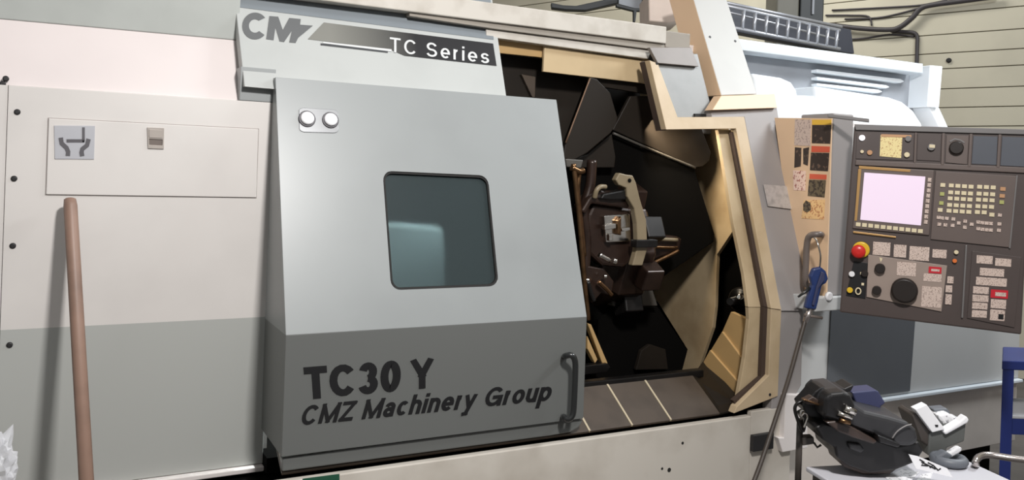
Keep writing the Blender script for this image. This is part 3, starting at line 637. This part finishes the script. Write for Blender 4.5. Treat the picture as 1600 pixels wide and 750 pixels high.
bay2 = cslab('switch_bay', [(1434, 209.5), (1471, 210.5), (1469, 252), (1432.5, 250)], 0.004, 'console_dark', con, 0.004)
knob('key_switch', 1455, 230, 6, 0.012, 'console_rim', bay2); cslab('key', cq(1452, 226, 1461, 231), 0.012, 'key_cream', bay2, 0.018, 0.001)
bay3 = cslab('switch_bay', [(1479, 211), (1514, 212), (1511, 257), (1477, 254)], 0.004, 'console_face', con, 0.005)
knob('rotary_switch', 1494, 231, 11, 0.018, 'knob_black', bay3); cslab('scale_arc', ribbon([(1484, 221), (1492, 217), (1501, 219), (1507, 223)], 2.5), 0.002, 'console_rim', bay3, 0.008, 0)
cslab('blank_plate', [(1521, 212.5), (1559, 213.5), (1557, 258), (1518, 256)], 0.004, 'console_blue', con, 0.003)
cslab('blank_plate', [(1566, 213.5), (1610, 215), (1607, 261), (1563, 258.5)], 0.004, 'console_blue', con, 0.003)
for q in ([(1429.5, 207), (1433, 207), (1431, 255), (1427.5, 255)], [(1472, 208), (1477, 208), (1475, 258), (1470, 258)], [(1515, 209), (1520, 209), (1517, 261), (1512, 261)], [(1560, 210), (1565, 210), (1562, 262), (1557, 262)]):
    cslab('divider', q, 0.01, 'console_face', con, 0.010, 0.002)
cslab('cross_bar', [(1337, 250), (1610, 262), (1609, 271), (1336, 258)], 0.01, 'console_face', con, 0.009, 0.003)
bez = cslab('screen_bezel', [(1342, 259), (1460, 266), (1452, 368), (1332, 357)], 0.008, 'console_face', con, 0.008, 0.003)
cslab('bezel_trim', [(1342, 259), (1423, 265), (1422, 269), (1342, 263.5)], 0.003, 'amber_trim', bez, 0.0105, 0.001)
cslab('bezel_trim', [(1341, 264), (1346, 264.5), (1339, 345), (1335, 345)], 0.003, 'amber_trim', bez, 0.0105, 0.001)
cslab('screen', [(1350.5, 269.5), (1446, 276), (1439, 352.5), (1344, 343.5)], 0.004, 'screen_glow', bez, 0.011, 0.001, 'pale pink glowing screen')
k0 = None
def keys(lst, w_, h_, mat, parent, o, nm='key'):
    src = None
    for x, y in lst:
        c = cons(x, y, o+0.002)
        if src is None:
            a, b = w_/900.0, h_/900.0; e1 = (ce - UP*0.03).normalized(); e2 = cn.cross(e1).normalized(); e2 = e2 if e2.z > 0 else -e2
            src = MB().poly([c+e1*a+e2*b-cn*0.002, c+e1*a-e2*b-cn*0.002, c-e1*a-e2*b-cn*0.002, c-e1*a+e2*b-cn*0.002], cn*0.004).build(nm, mat, parent)
        else: share(src, nm, c, parent)
keys([(1341+9.7*k, 350.5+1.05*k) for k in range(11)], 7.5, 6.5, 'key_cream', bez, 0.008, 'soft_key')
keys([(1452.5-0.75*k, 281+8.2*k) for k in range(9)], 5.5, 6.5, 'label_print', bez, 0.008, 'soft_key')
kpd = cslab('keypad', [(1462, 267), (1589, 275), (1578, 387), (1454, 374)], 0.006, 'console_face', con, 0.007, 0.002)
K1 = []; rows = [(0, 135), (1, 208), (2, 272), (3, 342), (4, 404)]
Zk = lambda zx, zy: (1450+zx/6.82, 270+zy/6.82)
for i, y in rows:
    for x in (248, 318, 388, 458): K1.append(Zk(x-6*i, y+0.06*(x-248)))
    for x in (550, 622, 694):
        if (i, x) != (4, 694): K1.append(Zk(x-6*i, y+14+0.05*(x-550)))
K1 += [Zk(158, 130), Zk(130, 395), Zk(680, 446)]
keys(K1, 7.2, 6.2, 'key_cream', kpd, 0.007)
keys([Zk(150, 225), Zk(142, 322), Zk(785, 313)], 6.5, 6, 'key_green', kpd, 0.007)
keys([Zk(798, 172), Zk(790, 246)], 7.5, 6, 'key_orange', kpd, 0.007)
K2 = [Zk(*p) for p in ((112, 475), (150, 482), (200, 485), (120, 548), (185, 555), (270, 492), (262, 560), (328, 535), (395, 515), (392, 580), (465, 548), (535, 525), (580, 532), (625, 537), (670, 540), (760, 545), (765, 450), (535, 595), (580, 602), (625, 607), (670, 610), (755, 612))]
keys(K2, 5.5, 5.2, 'label_print', kpd, 0.007)
cslab('seam_rib', [(1588, 274), (1590.5, 274), (1579, 388), (1576.5, 388)], 0.006, 'console_rim', con, 0.009, 0.001)
cslab('panel_ledge', [(1333, 361), (1400, 369.5), (1400, 372), (1333, 364)], 0.006, 'amber_trim', con, 0.008, 0.001)
tp = cslab('operator_panel', [(1356.5, 398), (1480, 415), (1471, 487), (1354, 464)], 0.005, 'console_taupe', con, 0.006, 0.001)
for q in ((1364, 378.5, 1391, 399), (1396.5, 382.5, 1416, 402), (1421, 385.5, 1452, 407), (1457, 390, 1479, 403), (1401.5, 410, 1431, 431)):
    cslab('legend_plate', cq(*q), 0.003, 'label_print', tp if q[1] > 405 else con, 0.0075 if q[1] > 405 else 0.003, 0)
for q in ((1443, 428, 1471, 440), (1440, 448, 1471, 480)): cslab('legend_plate', cq(*q), 0.002, 'label_print', tp, 0.0075, 0)
cslab('red_legend', cq(1451, 417, 1471, 427), 0.002, 'red_label', tp, 0.0085, 0); cslab('legend_mark', cq(1455, 420.5, 1468, 424), 0.001, 'label_print', tp, 0.0092, 0)
knob('rotary_switch', 1375, 419, 8.5, 0.022, 'knob_black', tp, 0.006); knob('rotary_switch', 1370, 453, 7.5, 0.022, 'knob_black', tp, 0.006)
hw = knob('handwheel', 1413, 453, 21, 0.030, 'knob_black', con, 0.006, 28); cslab('pointer', [(1374, 402), (1379, 404), (1376, 410)], 0.002, 'key_cream', tp, 0.008, 0)
knob('stop_collar', 1345.5, 390, 14, 0.012, 'yellow_plastic', con, 0.001, 24); es = cons(1341.5, 392.5, 0.012)
MB().lathe(es, cn, [(0.017, 0), (0.017, 0.012), (0.026, 0.014), (0.026, 0.024), (0.02, 0.030), (0.008, 0.032)], 24).build('emergency_stop', 'red_plastic', con, 0, 'red mushroom stop button')
cslab('switch_strip', [(1334, 408), (1356, 411), (1352, 467), (1322, 462)], 0.003, 'letter_black', con, 0.003)
knob('button', 1331, 428, 5, 0.012, 'button_white', con); knob('button', 1328, 453, 5, 0.012, 'yellow_plastic', con)
tubeo('key_ring', [cons(1341+4*math.cos(a_), 455+5*math.sin(a_), 0.012) for a_ in [k*math.pi/6 for k in range(12)]], 0.0028, 'key_cream', con, 6, True)
knob('key_switch', 1351, 427, 6, 0.014, 'knob_black', con); cslab('small_mark', cq(1344, 425, 1347, 429), 0.002, 'key_cream', con, 0.005, 0); cslab('small_mark', cq(1346, 442, 1350, 446), 0.002, 'key_cream', con, 0.005, 0)
knob('lamp', 1494, 394, 3.5, 0.008, 'key_cream', con); knob('lamp', 1491.5, 407.5, 3.5, 0.008, 'orange_led', con)
for q in ((1480, 432, 1490, 443), (1477.5, 446, 1488, 457), (1477, 460, 1487, 476)): cslab('legend_plate', cq(*q), 0.004, 'label_print', con, 0.005, 0.001)
cslab('panel_ridge', [(1508.5, 383), (1511.5, 383), (1505, 497), (1502, 497)], 0.01, 'console_rim', con, 0.010, 0.002)
sp2 = cslab('side_panel', [(1519, 392), (1596, 402), (1585, 512), (1511, 497)], 0.005, 'console_dark', con, 0.005, 0.001)
for q in ((1526, 399.5, 1551, 412), (1555, 404, 1580, 416), (1531, 419.5, 1569, 431.5), (1525, 434, 1573, 446.5), (1520.5, 448, 1545, 459), (1519.5, 461, 1544.5, 471.5), (1519, 473, 1543, 483), (1518.5, 485, 1542, 496), (1548, 468, 1572, 482), (1547, 484, 1570, 501)):
    cslab('legend_plate', cq(*q), 0.002, 'label_print', sp2, 0.0065, 0)
cslab('red_legend', cq(1548, 453, 1575, 466), 0.002, 'red_label', sp2, 0.0065, 0); cslab('legend_mark', cq(1555, 457, 1572, 463), 0.001, 'label_print', sp2, 0.0073, 0)
cslab('black_mark', cq(1560, 491, 1568, 499), 0.001, 'letter_black', sp2, 0.0075, 0)

# ================================================================== things round the lathe
pole = MB().tube([V((0.128, 2.20, 0.0)), V((0.0185, 2.745, 1.352)), V((0.0165, 2.752, 1.37)), V((0.0163, 2.753, 1.374))], [0.0185, 0.0185, 0.016, 0.010], 12).build('wooden_pole', 'pole_wood', None)
tag(pole, 'brown wooden pole leaning against the white front cover of the lathe', 'pole')
# air gun
ag = thing('air_gun', tuple(px_(1270, 485, -0.05)), 'blue air blow gun hanging from a grab handle below the warning stickers', 'air gun')
agp = PD(3.36)
def ags(name, px, th, mat, o=0.0, bevel=0.004): return slab(name, px, agp, th, mat, ag, o, bevel, fw)
ags('body', [(1271, 420), (1283, 417), (1291, 424), (1295, 436), (1291, 443), (1285, 446), (1276, 484), (1258, 482), (1262, 466), (1269, 446), (1266, 432)], 0.03, 'blue_plastic', 0, 0.007)
ags('lever', [(1284, 424), (1289, 427), (1289, 438), (1280, 450), (1273, 478), (1269, 477), (1276, 448)], 0.012, 'navy_box', -0.01, 0.003)
tubeo('nozzle', [agp(1265, 450, 0.01), agp(1258, 456, 0.005), agp(1247, 464, 0)], [0.008, 0.006, 0.004], 'handle_black', ag)
tubeo('hook', spline([agp(1281, 417, 0.01), agp(1282, 400, 0.0), agp(1279, 385, 0), agp(1276, 376, 0.01), agp(1272, 371, 0.02)], 5), 0.0035, 'chrome', ag, 8)
tubeo('connector', [agp(1267, 481, 0.015), agp(1262, 494, 0.015), agp(1257, 503, 0.015)], [0.011, 0.014, 0.011], 'steel_tube', ag)
tubeo('swivel', [agp(1256, 492, 0.01), agp(1285, 497, 0.01)], 0.006, 'grab_grey', ag, 8)
hpts = [agp(1258, 500, 0.015), agp(1254, 515, 0), agp(1247, 540, -0.03), agp(1233, 590, -0.10), agp(1215, 645, -0.2), agp(1190, 720, -0.3), agp(1172, 770, -0.36), agp(1150, 850, -0.42), agp(1120, 960, -0.45)]
tubeo('hose', spline(hpts, 6), 0.0085, 'hose_rubber', ag, 10)
# crumpled wrap, lower left
wr = bmesh.new(); bmesh.ops.create_icosphere(wr, subdivisions=4, radius=1)
from mathutils import noise
wc = PY(2.45)(-18, 768)
for v in wr.verts:
    d = v.co.normalized(); k = 1 + 0.45*noise.noise(d*3.1) + 0.25*noise.noise(d*9)
    v.co = V((d.x*0.055, d.y*0.06, d.z*0.09))*k
zmin = min(v.co.z for v in wr.verts)
me = bpy.data.meshes.new('plastic_wrap'); wr.to_mesh(me); wr.free(); me.materials.append(MATS['clear_wrap'])
stand = boxo('waste_bin', (wc.x-0.27, 2.30, 0.0), (wc.x+0.03, 2.58, wc.z-0.06), 'body_low', None, 0.01); tag(stand, 'grey bin standing by the lathe under the plastic wrap', 'bin')
wrap = bpy.data.objects.new('plastic_wrap', me); link(wrap, None, (wc.x, wc.y, wc.z-0.06-zmin)); tag(wrap, 'crumpled clear plastic wrap at the lower left corner', 'wrap')
# --- cart
ct = PZ(0.75); A = ct(1259, 729); B = ct(1504, 716); e = (B-A).normalized(); g = V((e.y, -e.x, 0)); g = g if g.y < 0 else -g
Wd = (B-A).length; A2, B2 = A+g*0.62, B+g*0.62
cart = thing('tool_cart', tuple(((A+B2)/2).xy)+(0.0,), 'white topped tool cart with dark legs at the lower right', 'cart')
MB().poly([A, B, B2, A2], (0, 0, -0.012)).build('tabletop', 'cart_top', cart, 0.003)
MB().poly([A+e*0.012+g*0.012-UP*0.0125, B-e*0.012+g*0.012-UP*0.0125, B2-e*0.012-g*0.012-UP*0.0125, A2+e*0.012-g*0.012-UP*0.0125], (0, 0, -0.07)).build('apron', 'cart_dark', cart, 0.003)
for p in (A+e*0.035+g*0.035, B-e*0.035+g*0.035, B2-e*0.035-g*0.035, A2+e*0.035-g*0.035):
    q = V((p.x, p.y, 0)); MB().poly([q+e*0.018+g*0.018, q+e*0.018-g*0.018, q-e*0.018-g*0.018, q-e*0.018+g*0.018], (0, 0, 0.667)).build('leg', 'cart_dark', cart, 0.002)
lo = V((0, 0, 0.25)); MB().poly([V((p.x, p.y, 0.25)) for p in (A+e*0.02+g*0.02, B-e*0.02+g*0.02, B2-e*0.02-g*0.02, A2+e*0.02-g*0.02)], (0, 0, 0.015)).build('lower_shelf', 'cart_dark', cart, 0.002)
pt = A - e*0.012 - g*0.015
tubeo('hanger_post', [V((pt.x, pt.y, 0.667)), V((pt.x, pt.y, PD((pt-C).dot(fw))(1265, 655).z))], 0.0085, 'cart_dark', cart, 10)
pc = PD((pt-C).dot(fw)-0.012); slab('post_clamp', [(1253, 684), (1272, 683), (1273, 694), (1254, 697)], pc, 0.03, 'cart_dark', cart, 0, 0.003, fw)
tubeo('clamp_lever', [pc(1272, 692), pc(1277, 699), pc(1283, 695)], 0.003, 'cart_dark', cart, 6)
hb = B+e*0.01
cz = PZ(0.77); tubeo('push_handle', spline([V((B.x, B.y, 0.745))+e*0.0+g*0.05, cz(1524, 722), cz(1530, 714), cz(1545, 711), cz(1580, 716), cz(1620, 722), cz(1660, 735)], 5), 0.009, 'steel_tube', cart, 10)
# --- tool holder on the cart
th_ = thing('tool_holder', tuple(ct(1360, 728)), 'black cast tool holder with chrome pins and navy fitting lying on the white cart', 'tool holder')
def T(name, px, D, th, mat, bevel=0.008, parent=None, seg=3): return slab(name, px, PD(D), th, mat, parent or th_, 0, bevel, fw, (), None, seg)
D0 = (ct(1360, 743)-C).dot(fw)
bd = T('lower_body', [(1274, 668), (1288, 661), (1312, 666), (1345, 678), (1400, 697), (1436, 690), (1444, 704), (1432, 722), (1400, 735), (1360, 739), (1326, 728), (1307, 714), (1304, 699), (1284, 686)], D0-0.03, 0.15, 'cast_black', 0.006)
T('upper_body', [(1283, 648), (1288, 622), (1298, 614), (1318, 612), (1330, 616), (1338, 634), (1352, 643), (1390, 652), (1420, 661), (1433, 672), (1438, 690), (1425, 699), (1404, 698), (1366, 680), (1330, 667), (1300, 662)], D0-0.05, 0.15, 'cast_charcoal', 0.016)
T('jaw_shell', [(1286, 650), (1290, 622), (1298, 615), (1318, 613), (1329, 617), (1336, 634), (1334, 650), (1322, 660)], D0-0.065, 0.05, 'cast_black', 0.008)
T('jaw', [(1254, 634), (1264, 624), (1274, 612), (1283, 605), (1320, 607), (1331, 602), (1335, 602), (1330, 612), (1300, 618), (1290, 630), (1284, 656), (1268, 652), (1258, 644)], D0+0.0, 0.07, 'cast_black', 0.006)
T('copper_pad', [(1256, 628), (1270, 620), (1284, 628), (1285, 635), (1262, 632)], D0-0.02, 0.03, 'cast_brown', 0.003)
T('jaw_edge', [(1255, 625), (1258, 624), (1285, 633), (1284, 636)], D0-0.03, 0.02, 'brass', 0.002)
T('navy_fitting', [(1331, 613), (1368, 609.5), (1373, 612), (1384, 630), (1376, 636), (1384, 650), (1345, 640), (1338, 630)], D0+0.06, 0.06, 'navy_box', 0.004)
T('side_rib', [(1290, 660), (1306, 658), (1330, 666), (1372, 690), (1366, 695), (1332, 684), (1310, 675)], D0-0.062, 0.03, 'cast_brown', 0.005)
T('side_boss', [(1325, 692), (1345, 694), (1352, 704), (1345, 709), (1328, 702)], D0-0.04, 0.03, 'cast_charcoal', 0.005)
T('fin', [(1372, 680), (1402, 692), (1408, 695), (1404, 700), (1375, 692)], D0-0.075, 0.05, 'cast_black', 0.004)
T('foot', [(1312, 712), (1330, 718), (1395, 728), (1405, 732), (1392, 741), (1350, 742), (1318, 730)], D0-0.01, 0.10, 'cast_brown', 0.006)
for p0, p1, r_, mt in (((1319, 637), (1336, 645), 0.0085, 'chrome'), ((1309, 645), (1331, 653), 0.0055, 'chrome'), ((1312, 656), (1328, 661), 0.006, 'brass')):
    tubeo('pin', [PD(D0-0.075)(*p0), PD(D0-0.075)(*p1)], r_, mt, th_, 12)
tubeo('seam_ring', spline([PD(D0-0.058)(*p) for p in ((1394, 685), (1402, 674), (1414, 666), (1424, 663))], 5), 0.0018, 'console_rim', th_, 6)
tubeo('hanging_clip', spline([PD(D0+0.02)(*p) for p in ((1262, 628), (1248, 629), (1242, 638), (1246, 655), (1254, 674), (1258, 660), (1262, 645))], 5), 0.0045, 'iron_dark', th_, 8)
tubeo('clip_wire', spline([PD(D0+0.01)(*p) for p in ((1258, 640), (1252, 642), (1251, 650), (1258, 645), (1262, 652), (1256, 668))], 5), 0.0028, 'chrome', th_, 6)
# --- boxes, tags and tape on the cart
bxp = thing('parts_box', tuple(ct(1478, 712)), 'dark grey parts box with white card and rags on top beside the tool holder', 'box')
D1 = (ct(1475, 716)-C).dot(fw)
def Bx(name, px, D, th, mat, bevel=0.003): return slab(name, px, PD(D), th, mat, bxp, 0, bevel, fw)
Bx('carton', [(1452, 676), (1510, 660), (1507, 690), (1480, 700), (1478, 713), (1450, 712)], D1, 0.10, 'box_grey', 0.004)
Bx('carton_side', [(1425, 650), (1432, 645), (1456, 678), (1456, 702), (1440, 690)], D1+0.005, 0.09, 'cart_dark', 0.004)
Bx('white_card', [(1430, 640), (1448, 632), (1477, 671), (1457, 676)], D1-0.012, 0.03, 'paper_white', 0.002)
Bx('card_notch', [(1461, 664), (1466, 664), (1466, 667), (1462, 667)], D1-0.014, 0.004, 'letter_black', 0)
Bx('white_lip', [(1474, 675), (1500, 659), (1510, 650), (1515, 656), (1512, 661), (1478, 680)], D1-0.012, 0.03, 'paper_white', 0.004)
Bx('rag', [(1462, 648), (1480, 644), (1492, 652), (1504, 655), (1484, 668), (1474, 664)], D1+0.03, 0.05, 'paper_print', 0.008)
Bx('grey_cloth', [(1458, 640), (1480, 638), (1486, 645), (1484, 650), (1462, 648)], D1+0.05, 0.04, 'strap_grey', 0.006)
rp_ = thing('tape_roll', tuple(ct(1482, 728)), 'grey strap roll lying at the foot of the parts box', 'roll')
rc = ct(1482, 726)+UP*0.012
tubeo('roll', [rc+V((0.036*math.cos(a_), 0.036*math.sin(a_), 0.002)) for a_ in [k*math.pi/14 for k in range(28)]], 0.0125, 'strap_grey', rp_, 10, True)
slab('folded_end', [(1462, 716), (1478, 706), (1490, 712), (1482, 722), (1466, 722)], PD((rc-C).dot(fw)-0.02), 0.03, 'strap_grey', rp_, 0, 0.005, fw)
slab('white_end', [(1476, 713), (1498, 699), (1504, 700), (1503, 706), (1484, 717)], PD((rc-C).dot(fw)-0.01), 0.02, 'paper_print', rp_, 0, 0.004, fw)
D2 = (ct(1452, 750)-C).dot(fw)-0.03
tg = slab('paper_tag', [(1420, 710), (1434, 713), (1480, 732), (1489, 746), (1431, 732)], PD(D2), 0.002, 'paper_white', None, 0, 0, fw); tag(tg, 'white printed paper tag propped up in front of the tool holder', 'tag')
for q in ([(1437, 718), (1444, 722), (1440, 727), (1450, 728)], [(1450, 723), (1458, 727), (1453, 731)], [(1458, 727), (1466, 735), (1470, 732)], [(1440, 722), (1462, 733)]):
    slab('tag_mark', ribbon(q, 2.2), PD(D2-0.001), 0.001, 'letter_black', tg, 0, 0, fw)
for q, lb in (([(1384, 747), (1408, 734), (1437, 738), (1420, 756), (1390, 758)], 'printed paper sheet lying flat at the bottom edge under the tag'), ([(1440, 742), (1458, 739), (1450, 760), (1425, 760)], 'narrow folded paper slip lying flat between the tag and the sheet')):
    o_ = MB().poly([ct(*p)+UP*0.0005 for p in q], (0, 0, 0.0015)).build('paper_sheet', 'paper_print', None); tag(o_, lb, 'paper')
# --- blue rack
rD = 3.55; q0 = PD(rD)(1567, 563); q1 = PD(rD)(1585, 566); zt = q0.z; z2 = PD(rD)(1590, 650).z
re = r0.copy(); rd = ray(1567, 563); rd.z = 0; rd = rd.normalized(); tw = (q1-q0).dot(re)
rack = thing('steel_rack', (q0.x+re.x*0.3, q0.y+re.y*0.3, 0), 'blue steel rack with shelves at the right edge of the picture', 'rack')
def rbox(name, u0, u1, d0, d1, z0, z1, mat, bevel=0.003):
    f = lambda u, d: V((q0.x, q0.y, z0))+re*u+rd*d
    return MB().poly([f(u0, d0), f(u1, d0), f(u1, d1), f(u0, d1)], (0, 0, z1-z0)).build(name, mat, rack, bevel)
for u in (0, 0.55):
    for d in (0, 0.30): rbox('post', u, u+tw, d, d+tw, 0, zt-0.04, 'blue_steel')
rbox('rack_top', -0.003, 0.55+tw+0.003, -0.003, 0.30+tw+0.003, zt-0.04, zt, 'blue_steel', 0.005)
for z in (z2, 0.14):
    for d in (0.003, 0.303): rbox('rail', tw, 0.55, d, d+tw-0.006, z-0.08, z-0.012, 'blue_steel')
    rbox('shelf', tw*0.6, 0.55+tw*0.4, 0.002, 0.30+tw-0.002, z-0.012, z, 'shelf_white', 0.002)
# ================================================================== behind the lathe
lad = thing('cable_ladder', tuple(PY(3.55)(1230, 62)), 'grey steel cable ladder running above the rear hood', 'cable ladder')
lp = PY(3.55)
ty = lambda x: 10.5+(x-1142)*0.218; by = lambda x: 44+(x-1150)*0.2
def railo(name, f, o): tubeo(name, [lp(1125, f(1125), o), lp(1312, f(1312), o)], 0.0095, 'ladder_steel', lad, 8)
railo('side_rail', ty, 0); railo('side_rail', by, 0)
tubeo('back_rail', [lp(1125, 2, 0.15), lp(1315, 42, 0.15)], 0.009, 'ladder_steel', lad, 8)
tubeo('back_rail', [lp(1130, 17, 0.10), lp(1225, 40, 0.10), lp(1310, 62, 0.1)], 0.006, 'ladder_steel', lad, 8)
for x in (1161.5, 1179.5, 1197.5, 1214.5, 1231, 1248, 1263.5, 1278, 1293, 1307.5):
    tubeo('rung', [lp(x+1, ty(x)+0.5), lp(x-2, by(x)-0.5)], 0.010, 'ladder_steel', lad, 8)
tk = slab('cable_trunking', [(1120, 3), (1330, 46), (1335, 84), (1320, 82), (1120, 44)], PY(3.9), 0.08, 'trunk_dark', None, 0, 0.004); tag(tk, 'dark cable trunking behind the cable ladder', 'trunking')
wp = lambda x, y: wallp(x, y, 0.06)
c1 = tubeo('power_cable', spline([wp(1300, 39), wp(1340, 44), wp(1385, 46.5), wp(1405, 43), (wp(1425, 28)), wp(1438, 14), wp(1455, 8), wp(1500, 2), wp(1560, -6)], 6), 0.022, 'cable_dark', None); tag(c1, 'thick dark cable curving up the wall beyond the ladder', 'cable')
w2 = lambda x, y: wallp(x, y, 0.018)
c2 = tubeo('conduit', spline([w2(1392, 48), w2(1412, 49.5), w2(1427, 51), w2(1433, 57), w2(1433, 75), w2(1431.5, 130)], 6), 0.016, 'cable_dark', None); tag(c2, 'dark conduit bending down the wall to the end column', 'conduit')
for pts, lb in (([(1290, 24), (1330, 24), (1357, 26), (1362, 40)], 'thin wire drooping down the wall left of the thick cable'), ([(1300, 16), (1380, 12), (1440, 8), (1480, 0)], 'uppermost thin wire running along the wall'), ([(1320, 30), (1370, 28), (1402, 22), (1436, 13)], 'thin wire joining the thick cable at its bend'), ([(1310, 62), (1350, 60), (1390, 54), (1428, 57)], 'thin wire under the thick cable beside the conduit')):
    o_ = tubeo('wall_wire', spline([wallp(*p, 0.012) for p in pts], 5), 0.008, 'cable_dark', None, 6); tag(o_, lb, 'wire')
ws = MB().lathe(wallp(1483, 94.5, 0.0), -wn, [(0.02, 0), (0.02, 0.015), (0.012, 0.02)], 14).build('wall_bolt', 'bolt_black', None); tag(ws, 'single dark bolt in the plank wall', 'bolt')
def cab(name, x0, x1, y1, D, mat, lb):
    p = PD(D); a = p(x0, y1); b = p(x1, y1); b.z = a.z
    m_ = MB().poly([V((a.x, a.y, 0)), V((b.x, b.y, 0)), V((b.x, b.y, 3.6)), V((a.x, a.y, 3.6))], fw*0.3).build(name, mat, None, 0.01); tag(m_, lb, 'cabinet'); return m_
cab('tall_cabinet', 1213, 1248, 30, 6.6, 'locker_grey', 'grey upright column behind the cable ladder')
lk = thing('tall_locker', tuple((PD(6.6)(1268, 30)).xy)+(0,), 'black upright locker with light strip behind the cable ladder', 'cabinet')
p = PD(6.62); a = p(1249.5, 30); b = p(1287, 30)
MB().poly([V((a.x, a.y, 0)), V((b.x, b.y, 0)), V((b.x, b.y, 3.6)), V((a.x, a.y, 3.6))], fw*0.3).build('cabinet_body', 'locker_dark', lk, 0.01)
a = p(1269, 22, -0.02); MB().poly([V((a.x, a.y, a.z)), V((a.x, a.y, a.z))+r0*0.015, V((a.x, a.y, 3.5))+r0*0.015, V((a.x, a.y, 3.5))], fw*0.02).build('edge_strip', 'hood_grey', lk)
tr1 = slab('roof_brace', [(861, 4), (880, 8), (900, 9), (960, -4), (1010, -12), (1010, -6), (965, 5), (915, 16), (885, 15), (862, 12)], PD(5.6), 0.08, 'locker_dark', None, 0, 0.004, fw); tag(tr1, 'dark steel brace slanting above the top beam', 'brace')
tr2 = thing('roof_bracket', tuple(PD(5.5)(993, 32)), 'dark steel bracket frame standing above the top beam', 'bracket')
slab('panel', [(967, -8), (1004, -12), (1003, 13), (993, 13), (967, 6)], PD(5.52), 0.02, 'hood_grey', tr2, 0, 0, fw)
for q in ([(1005, -12), (1013, -12), (1012, 15), (1004, 15)], [(963, 6), (993, 13), (1005, 13), (1005, 17), (990, 17), (963, 10)], [(990, 16), (995, 16), (993, 34), (990, 34)]):
    slab('bar', q, PD(5.46), 0.05, 'locker_dark', tr2, 0, 0.003, fw)
du = slab('air_duct', [(1013, -12), (1060, -12), (1066, 31), (1046, 36), (1014, 33)], PD(4.2), 0.3, 'duct_pink', None, 0, 0.006, fw); tag(du, 'pinkish sheet metal duct between the top beam and the post', 'duct')
